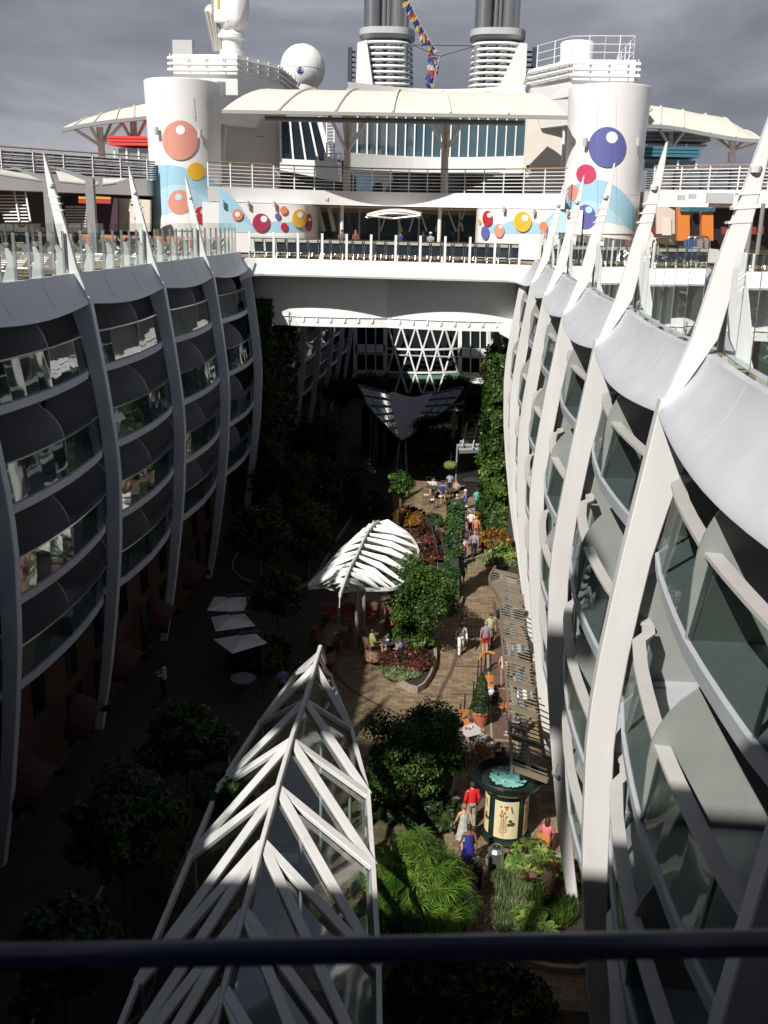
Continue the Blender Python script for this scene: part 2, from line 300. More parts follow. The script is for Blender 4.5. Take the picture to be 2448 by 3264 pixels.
def facade(x0,d,side):
    lit=(side=='right')
    root=empty('cabin_facade',(x0,0,0),{'left':'shaded wall of curving glass balconies between white ribs on the left of the garden','right':'sunlit wall of curving glass balconies between white ribs on the right of the garden'}[side],'ship facade')
    bays=[(YCOL[i],YCOL[i+1]) for i in range(len(YCOL)-1)]
    for i,yc in enumerate(YCOL):
        if 61.5<yc<71 : continue
        rings=[]
        for k in range(19):
            z=17.2*k/18; xo=x0+d*off(z); dep=0.32+0.20*min(1,z/9)+ (0.3*max(0,(z-14.0)/3.2)**1.5); wy=0.16
            xi=xo-d*dep; rings.append([Vector((xo,yc-wy,z)),Vector((xo,yc+wy,z)),Vector((xi,yc+wy,z)),Vector((xi,yc-wy,z))])
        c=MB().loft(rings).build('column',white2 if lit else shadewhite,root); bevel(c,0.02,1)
    # back structure : party walls, cabin glazing, ground floor
    xb=x0-d*2.1
    for (y0,y1) in bays:
        if 60<y0<69: continue
        far=y0>60
        gz=MB(); wl=MB()
        for fi,zf in enumerate(FLOORS):
            n=4
            for k in range(n):
                ya=lerp(y0,y1,k/n)+0.12; yb=lerp(y0,y1,(k+1)/n)-0.12
                if k in(1,2): gz.box((xb,(ya+yb)/2,zf+1.25),(0.05,yb-ya,2.3))
                else: wl.box((xb,(ya+yb)/2,zf+1.25),(0.06,yb-ya,2.3))
            for k in range(n+1): wl.box((xb+d*0.04,lerp(y0,y1,k/n),zf+1.25),(0.12,0.1,2.5))
            wl.box((xb+d*0.05,(y0+y1)/2,zf+0.06),(0.14,y1-y0-0.2,0.12))
        gz.build('cabin_door_glass',darkglass,root)
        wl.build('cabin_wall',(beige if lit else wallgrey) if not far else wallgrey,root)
        # balconies
        nb=14 if not far else 8
        for fi,zf in enumerate(FLOORS):
            def edge(t,extra=0.0,z=zf): 
                return x0+d*(off(z)-(0.60 if d>0 else 0.68)+interp(BP,t)+extra)
            ts=sorted(set([k/(8 if far else 10) for k in range((8 if far else 10)+1)]+([0.05,0.09,0.92,0.96] if not far else []))); nb=len(ts)-1
            ys=[lerp(y0+0.05,y1-0.05,t) for t in ts]
            bal=empty('balcony',(x0,(y0+y1)/2,zf),None,None); del_cat(bal); bal.parent=root; bal.location=(0,(y0+y1)/2,zf)
            rings=[[Vector((edge(t),y,zf)),Vector((edge(t)-d*0.03,y,zf-0.27)),Vector((xb,y,zf-0.30)),Vector((xb,y,zf))] for t,y in zip(ts,ys)]
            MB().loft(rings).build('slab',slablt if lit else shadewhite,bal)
            g=[[Vector((edge(t,-0.05),y,zf+0.05)),Vector((edge(t,-0.05,zf+1.2),y,zf+1.2))] for t,y in zip(ts,ys)]
            MB().loft(g,False,False).build('glass_panel',bglass,bal)
            rr=[[Vector((edge(t,0.03,zf+1.2),y,zf+1.2)),Vector((edge(t,-0.20,zf+1.2),y,zf+1.2)),Vector((edge(t,-0.20,zf+1.2),y,zf+1.25)),Vector((edge(t,0.03,zf+1.2),y,zf+1.26))] for t,y in zip(ts,ys)]
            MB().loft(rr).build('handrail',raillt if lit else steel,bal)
            for k in range(1,nb,3):
                t=ts[k]; y=ys[k]; MB().bar((edge(t,-0.08),y,zf),(edge(t,-0.1,zf+1.2),y,zf+1.2),0.05,0.05).build('post',steel,bal)
            if not far:
                # frosted partition with a rounded outer corner at each column and mid bay
                for yy in (y0+0.3,(y0+y1)/2):
                    zt=zf+2.52; pl=[]; w_=1.9; xo=x0+d*(off(zf)-0.75+ (0.6 if yy>y0+1 else 0.35))
                    depth=abs(xo-xb)
                    pl=[Vector((xb,yy,zf)),Vector((xo,yy,zf))]
                    for a in range(0,10):
                        an=a/9*math.pi/2; pl.append(Vector((xo-d*depth*0.62*(1-math.cos(an)),yy,zf+1.0+1.5*math.sin(an))))
                    pl.append(Vector((xb,yy,zt)))
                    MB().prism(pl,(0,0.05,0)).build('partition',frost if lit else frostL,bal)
    # ceiling over the top balcony + ground floor
    for (y0,y1) in bays:
        if 60<y0<69: continue
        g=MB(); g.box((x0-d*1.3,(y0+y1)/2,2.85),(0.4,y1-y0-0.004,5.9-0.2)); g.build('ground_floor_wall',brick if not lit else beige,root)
    for (y0,y1) in bays:
        if 60<y0<69: continue
        for k in range(3):
            yy=lerp(y0,y1,(k+0.5)/3); MB().box((x0-d*1.09,yy,3.9),(0.06,1.0,1.7)).build('window',darkglass,root)
            if k!=1: MB().box((x0-d*1.09,yy,1.4),(0.06,1.5,2.2)).build('shop_window',darkglass,root)
    b=MB(); 
    for ya,yb_ in((YCOL[0],60.9),(69.7,114)): b.box((xb-d*0.6,(ya+yb_)/2,8.7),(0.9,yb_-ya,17.3)); b.box((x0-d*1.6,(ya+yb_)/2,17.35),(1.9,yb_-ya,0.2))
    b.build('core_wall',wallgrey,root)
    # fascia: one scalloped piece per bay
    for (y0,y1) in bays:
        if y0>60 : continue
        n=14; rings=[]
        for k in range(n+1):
            t=k/n; y=lerp(y0,y1,t); bt=bulge(t,0.19 if lit else 0.14,0.9); bb=bt
            xt=x0+d*((-0.86 if lit else -0.69)+bt); xl=xt+d*0.16; xm=x0+d*(-0.30+bt); xe=x0+d*((0.02 if lit else -0.02)+bb)
            zb=16.95-0.22*bulge(t,1,1)
            rings.append([Vector((xt-d*0.25,y,17.62)),Vector((xt,y,17.97)),Vector((xl,y,17.97)),Vector((xl+d*0.02,y,17.88)),Vector((lerp(xl,xe,0.22)-d*0.01,y,lerp(17.88,zb,0.27))),Vector((lerp(xl,xe,0.48)-d*0.01,y,lerp(17.88,zb,0.53))),Vector((lerp(xl,xe,0.76),y,lerp(17.88,zb,0.78))),Vector((xe-d*0.03,y,zb+0.10)),Vector((xe,y,zb)),Vector((xe-d*0.06,y,zb-0.03)),Vector((x0-d*1.0,y,17.15))])
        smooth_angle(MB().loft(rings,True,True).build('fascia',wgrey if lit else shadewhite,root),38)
        for ki in(4,9): MB().path([q_+Vector((d*0.004,0,0.003)) for q_ in rings[ki][1:7]],0.006,4).build('panel_seam',lgrey,root)
    return root
def del_cat(o):
    for k in('label','category'):
        if k in o: del o[k]
def balcony_table(x,y,zf,lab):
    p=PZ(x,y,zf+0.72); p=Vector((min(max(p.x,3.9),5.0),p.y,zf)); t=empty('balcony_table',p,lab,'table','round tables on the right hand balconies')
    MB().lathe([(0,0.70),(0.42,0.70),(0.42,0.73),(0,0.73)],p,24).build('tabletop',lgrey,t); MB().tube(p,p+Vector((0,0,0.7)),0.03).build('pedestal',dgrey,t); MB().lathe([(0.25,0),(0.22,0.03),(0.03,0.05)],p,16).build('foot',dgrey,t)
balcony_table(1410,1362,8.92,'round grey balcony table beside the nearest tall column, upper of two')
balcony_table(1375,1672,6.06,'round grey balcony table beside the nearest tall column, lower of two')
FL=facade(-13.2,1,'left'); FR=facade(3.4,-1,'right')
# red arched awnings over the left ground floor
for k,y in enumerate([21.5,26.8,31.2,35.8,40.8,46.2]):
    m=MB(); n=10; x=-14.5+1.02
    rings=[[Vector((x+0.9*s_*math.cos(0),y-1.1*math.cos(math.pi*i/n)*1.0,2.0+1.15*math.sin(math.pi*i/n)*(1-0.45*s_))) for i in range(n+1)] for s_ in (0,0.5,1)]
    m.loft(rings,False,False)
    m.build('arched_awning',mat('red_canvas',(0.045,0.008,0.008),0.8),FL)
# ================================================================ WINDSCREENS & FINS
def windscreen(x0,d,side):
    root=empty('glass_windscreen',(x0,30,17.9),'long scalloped glass windscreen with steel posts along the %s pool deck edge'%side,'windscreen')
    for i in range(len(YCOL)-1):
        y0,y1=YCOL[i],YCOL[i+1]
        if y0>60 or y1<4: continue
        n=8; pts=[]
        for k in range(n+1):
            t=(k+0.02)/(n+0.04); pts.append(Vector((x0+d*((-0.92 if d<0 else -0.75)+bulge(t,0.19 if d<0 else 0.14,0.9)),lerp(y0+0.25,y1-0.2,k/n),17.97)))
        for k in range(n):
            a,b=pts[k],pts[k+1]; MB().quad(a+Vector((0,0.03,0.03)),b+Vector((0,-0.03,0.03)),b+Vector((0,-0.03,1.68)),a+Vector((0,0.03,1.68))).build('glass_pane',glass,root)
        for k in range(n+1):
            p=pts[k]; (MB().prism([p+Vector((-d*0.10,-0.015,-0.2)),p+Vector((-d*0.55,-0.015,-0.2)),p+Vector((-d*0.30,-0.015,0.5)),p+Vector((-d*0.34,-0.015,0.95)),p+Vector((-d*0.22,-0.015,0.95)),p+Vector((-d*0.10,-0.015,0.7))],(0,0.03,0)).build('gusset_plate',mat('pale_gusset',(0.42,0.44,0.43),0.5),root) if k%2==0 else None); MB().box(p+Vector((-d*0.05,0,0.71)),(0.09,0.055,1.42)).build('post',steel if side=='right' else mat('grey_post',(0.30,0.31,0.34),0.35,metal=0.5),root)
    return root
windscreen(-13.2,1,'left'); windscreen(3.4,-1,'right')
FINLAB={16.9:'nearest tall white fin, cut by the frame',25.7:'second white leaning fin, in front of the blue tiled bar',34.5:'white leaning fin in front of the lower navy bubble',43.3:'white leaning fin beside the small salmon bubble',52.1:'smallest and farthest white leaning fin'}
def fin(x0,d,y,side):
    # measured tip: leans outwards over the deck
    root=empty('leaning_fin',(x0-d*0.5,y,17.2),None,'fin','white leaning fins along the deck edges')
    pr=[(16.9,0.02,0.10),(17.5,-0.18,0.26),(18.2,-0.42,0.42),(19.5,-0.70,0.37),(20.6,-0.97,0.27),(21.3,-1.14,0.17),(21.95,-1.30,0.03)]
    rings=[[Vector((x0+d*(o_),y-0.1,z)),Vector((x0+d*(o_),y+0.1,z)),Vector((x0+d*(o_-w_),y+0.1,z+0.02)),Vector((x0+d*(o_-w_),y-0.1,z+0.02))] for z,o_,w_ in pr]
    bevel(MB().loft(rings).build('mast',white,root),0.02,1)
    for k,z in enumerate((20.1,20.32,20.54)):
        xo=x0+d*(-0.96-(z-20.1)*0.25); MB().box((xo,y,z),(0.38,0.22,0.04),0,0,d*0.08).build('bracket',white,root)
    MB().lathe([(0.08,0),(0.1,0.1),(0,0.16)],(x0+d*(-1.10),y-0.1,20.85),10).build('lamp',white,root)
    return root
for k,y in enumerate(YCOL):
    if y<8 or y>56: continue
    nm={0:'nearest',1:'second nearest',2:'third',3:'fourth',4:'farthest'}
    j=round((y-16.9)/8.8)
    if j<0: continue
    if j>=2 or True:
        f=fin(-13.2,1,y,'left'); f['label']='white leaning fin on the left deck edge, '+['outside the picture','just outside the left of the picture','tallest, before the cream awnings','before the beige bar wall','smallest one, overlapping the dark red bubble'][j]
    f=fin(3.4,-1,y,'right'); f['label']=FINLAB[round(y,1)]+', right deck edge'
# ================================================================ CROSS BRIDGE
br=empty('deck_bridge',(-4.9,61,13.4),'white bridge beam spanning the garden below the row of dark loungers','bridge')
xa,xb_=-13.6,3.9; n=40
def bx(t): return lerp(xa,xb_,t)
rings=[]
for k in range(n+1):
    t=k/n; x=bx(t); e_=max(0,abs(t-0.5)*2-0.86)/0.14; dz=-0.35*e_**2; dy=-0.5*e_**1.5
    rings.append([Vector((x,61.35,17.60)),Vector((x,61.0+dy,17.62)),Vector((x,60.9+dy,17.55)),Vector((x,60.55+dy,16.72+dz)),Vector((x,60.6+dy,16.60+dz)),Vector((x,63.3,16.55)),Vector((x,63.3,17.4))])
MB().loft(rings).build('fascia',white,br)
rings=[]
for k in range(n+1):
    t=k/n; y=63.25-0.62*abs(math.sin(2*math.pi*t))**0.8
    rings.append([Vector((bx(t),y,16.56)),Vector((bx(t),y,13.42)),Vector((bx(t),74.5,13.42)),Vector((bx(t),74.5,16.56))])
MB().loft(rings).build('beam',mat('bright_white_paint',(0.86,0.86,0.85),0.4,var=0.03),br)  # lighter white stands in for bounce light on the shaded beam
m=MB(); 
rr=[Vector((bx(k/n),63.2-0.62*abs(math.sin(2*math.pi*k/n))**0.8,14.02)) for k in range(n+1)]
m.path(rr,0.03,6).build('pipe',white,br)
for k in range(4,38,2):
    if k in(20,): continue
    p=rr[k]; MB().path([p+Vector((0,-0.02,0.02)),p+Vector((0,-0.05,-0.22)),p+Vector((-0.12,-0.05,-0.3))],0.03,6).build('hook',white,br)
MB().tube((-12.6,64.5,13.3),(3.2,64.5,13.3),0.04).build('curtain_track',white,br)
for s_,x in((-1,-13.0),(1,3.2)): bevel(MB().prism([(x,62.2,14.2),(x-s_*0.9,62.2,13.65),(x-s_*0.9,62.2,13.35),(x,62.2,12.9),(x+s_*0.4,62.2,12.9),(x+s_*0.4,62.2,14.5)],(0,0.8,0)).build('corner_bracket',white,br),0.04)
bp_=empty('bridge_balustrade',(-4.9,61.1,17.6),'row of white posts with clear glass along the front edge of the bridge','balustrade')
NB=11
for k in range(NB+1):
    x=lerp(-13.2,3.2,k/NB); MB().box((x,61.12,18.38),(0.14,0.10,1.55)).build('post',white,bp_)
    if k<NB: x2=lerp(-13.2,3.2,(k+1)/NB); MB().quad((x+0.07,61.14,17.7),(x2-0.07,61.14,17.7),(x2-0.07,61.14,18.95),(x+0.07,61.14,18.95)).build('glass_pane',glass,bp_)
MB().tube((-13.3,61.3,18.78),(3.3,61.3,18.78),0.035).build('handrail',teak,bp_)
# structure behind the viewer that throws the near shade; the viewer leans on its railing
bk=empty('rear_superstructure',(-5,-6,0),'white deckhouse behind the viewpoint closing the near end of the garden','deckhouse')
MB().box((-5,-6.5,14.2),(64,5,28.6)).build('deckhouse_wall',mgrey,bk)
MB().box((-5,-1.9,17.9),(22,4.2,0.5)).build('viewing_deck',mgrey,bk)
MB().box((-23,-4.6,37.7),(24,0.9,2.4)).build('overhead_beam',mgrey,bk)  # unseen beam added to cast the shadow band across the garden
for x in(-34,-24,-13): MB().box((x,-4.6,32.2),(0.35,0.5,8)).build('beam_support',mgrey,bk)  # unseen posts added to hold up the shade-casting beam
MB().quad((-5.6,-12,0.004),(8,-12,0.004),(8,21.5,0.004),(-5.7,21.5,0.004)).build('shaded_walkway',pave_d,kind='structure')  # dark sheet paints the near shade onto the floor
rl=empty('viewing_rail',(0,0.4,19.2),'dark navy blue tubular safety rail across the bottom of the view','railing')
a=EYE+ray(-60,2067)*0.50; b=EYE+ray(1720,2036)*0.50
MB().path([a,a*0.5+b*0.5,b],0.0068,16).build('top_tube',blueenamel,rl,smooth=True)
# ================================================================ UPPER SHIP
def cyl_hit(x,y,c,rx,ry,flare=None):
    """point where the view ray meets an upright elliptical cylinder (near side)"""
    d=ray(x,y); o=EYE
    A=(d.x/rx)**2+(d.y/ry)**2; B=2*((o.x-c[0])*d.x/rx**2+(o.y-c[1])*d.y/ry**2); C=((o.x-c[0])/rx)**2+((o.y-c[1])/ry)**2-1
    q=B*B-4*A*C
    if q<0: return None
    t=(-B-math.sqrt(q))/(2*A); return o+d*t
def surf_disc(surf,cx,cy,rx,ry,name,m,parent,color,thick=0.01,n=28,sub=6,lift=0.02):
    """round painted or mounted disc that follows a curved wall"""
    vs=[];fs=[]
    c0=surf(cx,cy)
    if c0 is None: return
    vs.append(c0)
    for j in range(1,sub+1):
        for k in range(n):
            a=2*math.pi*k/n; p=surf(cx+rx*j/sub*math.cos(a),cy+ry*j/sub*math.sin(a)); vs.append(p if p else c0)
    dr=(EYE-c0); dr.z=0; dr.normalize()
    for k in range(n): fs.append((0,1+k,1+(k+1)%n))
    for j in range(sub-1):
        for k in range(n):
            a=1+j*n+k;b=1+j*n+(k+1)%n; fs.append((a,a+n,b+n,b))
    vs=[Vector(v)+dr*(lift+thick) for v in vs]
    k0=len(vs); vs+= [v-dr*(thick+lift*0.5) for v in vs[1+(sub-1)*n:1+sub*n]]
    base=1+(sub-1)*n
    for k in range(n): fs.append((base+k,k0+k,k0+(k+1)%n,base+(k+1)%n))
    m_=MB(); m_.add(vs,fs); o=m_.build(name,m,parent,smooth=False); o.color=(*color,1); return o
def surf_patch(surf,xs,top,bot,name,m,parent,color,lift=0.012,ny=6):
    vs=[];fs=[]
    for x in xs:
        for j in range(ny+1):
            p=surf(x,lerp(top(x),bot(x),j/ny)); 
            if p is None: p=surf(xs[len(xs)//2],lerp(top(x),bot(x),j/ny))
            dr=(EYE-p); dr.z=0; dr.normalize(); vs.append(p+dr*lift)
    for i in range(len(xs)-1):
        for j in range(ny): a=i*(ny+1)+j; fs.append((a,a+1,a+ny+2,a+ny+1))
    m_=MB(); m_.add(vs,fs); o=m_.build(name,m,parent); o.color=(*color,1); return o
SAL=(0.62,0.27,0.21); YEL=(0.72,0.42,0.03); RED=(0.45,0.02,0.03); CRI=(0.36,0.03,0.08); IND=(0.105,0.115,0.33); SKY1=(0.32,0.55,0.68); SKY2=(0.42,0.62,0.72); CORAL=(0.70,0.22,0.12); WHT=(0.8,0.8,0.79)
def curve(pts): return lambda x: interp(pts,x)
frange=lambda a,b,n:[a+(b-a)*i/n for i in range(n+1)]
cl=(-19.35,69.5); LRX,LRY=2.52,2.8
cR=(8.82,69.5); RRX,RRY=2.62,2.8
def tower(c,rx,ry,label,fl):
    t=empty('round_tower',(c[0],c[1],17.75),label,'tower')
    prof=[(rx*(0.955),0.0),(rx*0.955,4),(rx*0.965,8),(rx*1.0,10.2),(rx*1.01,10.85),(rx*0.99,10.9),(0,10.92)]
    smooth_angle(MB().lathe(prof,(c[0],c[1],17.6),64,sx=1,sy=ry/rx).build('tower_shell',white,t),40)
    seam=MB()
    seam.lathe([(rx*0.957,0),(rx*0.957,0.03)],(c[0],c[1],21.9),64,sy=ry/rx); seam.build('seam',lgrey,t)
    return t
TL=tower(cl,LRX,LRY,'white round tower on the left painted with salmon and yellow bubbles over a blue wave','l')
TR=tower(cR,RRX,RRY,'white round tower on the right painted with a large navy bubble over a blue wave','r')
sL=lambda x,y: cyl_hit(x,y,cl,LRX*0.97,LRY*0.97)
sR=lambda x,y: cyl_hit(x,y,cR,RRX*0.97,RRY*0.97)
surf_patch(sL,frange(327,474,24),curve([(326,364),(345,357),(365,356),(390,360),(420,370),(450,385),(476,402)]),lambda x:497,'painted_wave',paint,TL,SKY1,0.014)
surf_patch(sL,frange(330,470,24),curve([(330,425),(350,407),(375,398),(400,400),(435,420),(470,448)]),lambda x:498,'painted_wave',paint,TL,SKY2,0.022)
surf_patch(sL,frange(332,440,16),curve([(330,482),(350,467),(375,459),(400,460),(425,470),(440,490)]),lambda x:498,'painted_wave',paint,TL,WHT,0.03)
for x,y,rx,ry,col,hx,hy,hr,th in [(389,303,39,43,SAL,390,281,10,0),(424,370,19.5,19,YEL,0,0,0,0),(388,437,25,27,SAL,386,426,7.5,0),(437,466,19,20,RED,440,457,7,0)]:
    surf_disc(sL,x,y,rx,ry,'painted_bubble',paint,TL,col,0.005,lift=0.04)
    if hr: surf_disc(sL,hx,hy,hr,hr,'bubble_highlight',paint,TL,WHT if y<400 else SKY2,0.006,lift=0.055)
surf_patch(sR,frange(1226,1386,24),curve([(1222,427),(1240,400),(1262,390),(1285,387),(1310,391),(1335,405),(1360,430),(1375,455),(1387,500)]),lambda x:505,'painted_wave',paint,TR,SKY1,0.014)
surf_patch(sR,frange(1228,1365,24),curve([(1226,450),(1250,436),(1275,433),(1300,440),(1330,462),(1355,490),(1366,504)]),lambda x:505,'painted_wave',paint,TR,SKY2,0.022)
surf_patch(sR,frange(1245,1378,18),curve([(1245,495),(1265,486),(1295,480),(1320,482),(1350,490),(1378,504)]),lambda x:505,'painted_wave',paint,TR,WHT,0.03)
for x,y,rx,ry,col,hx,hy,hr in [(1312,318,41,44,IND,1322,297,12.5),(1266,376,21.5,21,(0.52,0.05,0.12),0,0,0),(1239,417,12,17,SAL,0,0,0),(1265,469,22.5,27,IND,1272,453,7.5)]:
    surf_disc(sR,x,y,rx,ry,'painted_bubble',paint,TR,col,0.005,lift=0.04)
    if hr: surf_disc(sR,hx,hy,hr,hr,'bubble_highlight',paint,TR,WHT if y<400 else SKY2,0.006,lift=0.055)
def wlamp(p,parent=None,s=1.0,g='wall lamps beside the painted bubbles',lab='small grey cylinder lamp'):
    e=empty('wall_lamp',p,lab,'lamp',g); p=Vector(p)
    MB().lathe([(0.0,-0.22*s),(0.13*s,-0.22*s),(0.13*s,0.22*s),(0,0.22*s)],p+Vector((0,-0.3*s,0)),12).build('lamp_body',lgrey,e); MB().bar(p,p+Vector((0,-0.25*s,0)),0.08,0.08).build('arm',lgrey,e); return e
for sf,x,y,lb in [(sL,341,284,'left of the big salmon bubble'),(sL,434,290,'right of the big salmon bubble'),(sR,1263,308,'left of the big navy bubble'),(sR,1376,307,'right of the big navy bubble')]:
    wlamp(sf(x,y),lab='grey cylinder wall lamp '+lb,s=1.1)
m=MB()
for pl in([(419,213),(476,218)],[(419,213),(419,254)],[(419,254),(474,257)]): m.path([sL(*p)+Vector((0,-0.12,0)) for p in pl],0.012,4)
m.build('access_panel_seam',lgrey,TL)
for T_,S_,x_ in((TL,sL,445),(TR,sR,1330),(TR,sR,1290),(TL,sL,360)):
    MB().path([S_(x_,y_)+Vector((0,-0.1,0)) for y_ in(195,300,400,480)],0.006,4).build('plate_seam',lgrey,T_)
# ---- boxes above towers
def roofbox(label,poly,z0,z1,taper,rails):
    t=empty('roof_housing',(poly[0][0],poly[0][1],z0),label,'rooftop housing')
    cx=sum(p[0] for p in poly)/len(poly); cy=sum(p[1] for p in poly)/len(poly)
    r1=[Vector((lerp(cx,p[0],taper),lerp(cy,p[1],0.97),z0)) for p in poly]; r2=[Vector((p[0],p[1],z0+1.6)) for p in poly]; r3=[Vector((p[0],p[1],z1)) for p in poly]
    bevel(MB().loft([r1,r2,r3]).build('housing',white,t),0.04)
    for k in range(3):
        z=z1-0.28-0.36*k; rg=[Vector((lerp(cx,p[0],1.055),lerp(cy,p[1],1.055),z)) for p in poly]; rg.append(rg[0])
        MB().path(rg,0.09,8).build('louvre_rail',white,t)
    m=MB()
    for i in range(len(poly)):
        a,b=Vector((*poly[i],z1)),Vector((*poly[(i+1)%len(poly)],z1))
        for k in range(int((b-a).length/1.2)+1):
            p=a.lerp(b,k*1.2/max((b-a).length,1)); p=Vector((lerp(cx,p.x,1.03),lerp(cy,p.y,1.03),0)); m.bar(p+Vector((0,0,z1-1.1)),p+Vector((0,0,z1)),0.06,0.06)
    m.build('rail_bracket',white,t)
    return t
BL=roofbox('white housing on top of the left round tower with horizontal louvre rails',[(-20.6,71.5),(-16.1,71.5),(-14.1,76),(-14.1,84),(-20.6,84)],28.0,30.55,0.98,3)
BRX=roofbox('white housing on top of the right round tower with a railed platform',[(6.4,71.5),(10.65,71.5),(10.65,84),(4.0,84),(4.0,76)],28.2,30.5,0.98,3)
MB().loft([[Vector((-17.4,71.6,26.2)),Vector((-15.6,75,26.2)),Vector((-15.6,82,26.2)),Vector((-17.4,82,26.2))],[Vector((-17.4,70.9,28.8)),Vector((-14.15,75.6,29.2)),Vector((-14.15,84,29.2)),Vector((-17.4,84,28.8))]]).build('tapered_base',white,BL)
MB().loft([[Vector((6.9,71.6,26.5)),Vector((4.9,75,26.5)),Vector((4.9,82,26.5)),Vector((6.9,82,26.5))],[Vector((6.9,70.9,28.9)),Vector((4.02,75.6,29.2)),Vector((4.02,84,29.2)),Vector((6.9,84,28.9))]]).build('tapered_base',white,BRX)
# right platform: drum and guard rail
MB().lathe([(1.3,0),(1.15,0.5),(1.2,1.55),(1.1,1.65),(0,1.68)],(7.15,76,30.6),32).build('vent_drum',white,BRX,smooth=True)
rm=MB(); RP=[(4.4,76),(6.5,72.2),(8.6,72.0),(10.5,72.0),(10.5,80)]
for i in range(len(RP)-1):
    a,b=Vector((*RP[i],30.5)),Vector((*RP[i+1],30.5))
    for z in(0.5,1.0,1.5): rm.tube(a+Vector((0,0,z)),b+Vector((0,0,z+0.02)),0.025,5)
    nseg=max(2,int((b-a).length/1.7))
    for k in range(nseg+1): p=a.lerp(b,k/nseg); rm.tube(p,p+Vector((0,0,1.55)),0.035,5)
rm.build('guard_rail',white,BRX)
# ---- lifting gear and wrapped crane head on the left roof
cn=empty('deck_crane',(-16.8,74,30.5),'wrapped white crane head with folded grey jib tubes on the left roof housing','crane')
kx=lambda x,y: PY(x,y,74)
P0=kx(500,118)
MB().lathe([(0.85,-0.3),(0.85,0.25),(0.72,0.3),(0.72,0.9),(0.95,1.0),(0.95,1.25),(0.8,1.35),(0.8,1.5),(0,1.5)],(P0.x,74,P0.z),24).build('pedestal',white,cn,smooth=False)
rg=[]
for zz,r,dx in[(1.5,0.85,0.05),(2.2,1.0,0.2),(3.2,1.05,0.3),(4.0,0.85,0.35),(4.5,0.4,0.3)]:
    rg.append([Vector((P0.x+dx+r*(1+0.12*math.sin(5*a+zz*3))*math.cos(a),74+r*(1+0.1*math.sin(7*a+zz))*math.sin(a),P0.z+zz)) for a in[2*math.pi*k/20 for k in range(20)]])
MB().loft(rg).build('wrapped_motor',white,cn,smooth=True)
bevel(MB().box((P0.x-0.45,73.5,P0.z+4.4),(1.0,1.0,5.0)).build('jib_head',white,cn),0.1)
MB().box((P0.x-0.6,72.97,P0.z+3.2),(0.16,0.02,0.9)).build('warning_sticker',mat('yellow_label',(0.6,0.35,0.03),0.5),cn)
MB().lathe([(0.5,0),(0.55,0.3),(0.5,0.9)],(P0.x-0.1,73.5,P0.z+6.2),16).build('black_sheave',black,cn)
for k in range(5):
    a=kx(449+k*6.5,28); b=kx(468+k*3.4,113); a=Vector((a.x,73.6+0.15*(k%2),a.z+ (1.2 if k==2 else 0))); MB().tube(a,Vector((b.x,73.6,b.z)),0.16,10).build('jib_tube',mat('tube_grey',(0.36,0.34,0.30),0.4,metal=0.4),cn)
MB().sphere(kx(464,25),(0.75,0.5,0.5),14,8).build('tube_wrap',cream,cn,smooth=True)
MB().box(kx(397,105),(1.4,0.8,1.0)).build('mesh_cage',mat('cage_mesh',(0.42,0.42,0.42),0.6),cn)
# ---- radome
rc=PY(654,147,86); rd=empty('radome',(rc.x,86,rc.z-2.2),'white ball shaped radome with a small blue emblem','radome')
MB().sphere(rc,1.82,40,28).build('dome',white,rd,smooth=True)
MB().lathe([(1.1,-2.1),(1.25,-1.5),(1.2,-1.2)],rc,28).build('pedestal',white,rd,smooth=True)
sm=MB()
for a0 in(0.3,1.35,2.4): sm.path([rc+Vector((1.83*math.cos(a0)*math.sin(p),1.83*math.sin(a0)*math.sin(p),1.83*math.cos(p))) for p in[k*math.pi*2/48 for k in range(49)]],0.012,4)
sm.path([rc+Vector((1.83*math.cos(p),1.83*math.sin(p),-0.1)) for p in[k*math.pi*2/48 for k in range(49)]],0.012,4)
sm.build('panel_seam',lgrey,rd)
# emblem: crown and anchor-like mark inside a thin ring
def sph(x,y):
    d=ray(x,y).normalized(); oc=EYE-rc; b=oc.dot(d); q=b*b-(oc.dot(oc)-1.84**2)
    return EYE+d*(-b-math.sqrt(max(q,0)))
em=MB(); C=(648,152)
em.path([sph(C[0]+7*math.cos(a),C[1]+7*math.sin(a)) for a in[k*math.pi/12 for k in range(25)]],0.02,4)
for pl in ([(0,-6),(0,5)],[(-3,-2),(3,-2)],[(-5,2),(-2,5.5),(0,6),(2,5.5),(5,2)],[(-4,-1),(-1,1),(-4,3)]): em.path([sph(C[0]+a,C[1]+b) for a,b in pl],0.05,4)
em.build('blue_emblem',mat('emblem_blue',(0.01,0.06,0.25),0.5),rd)
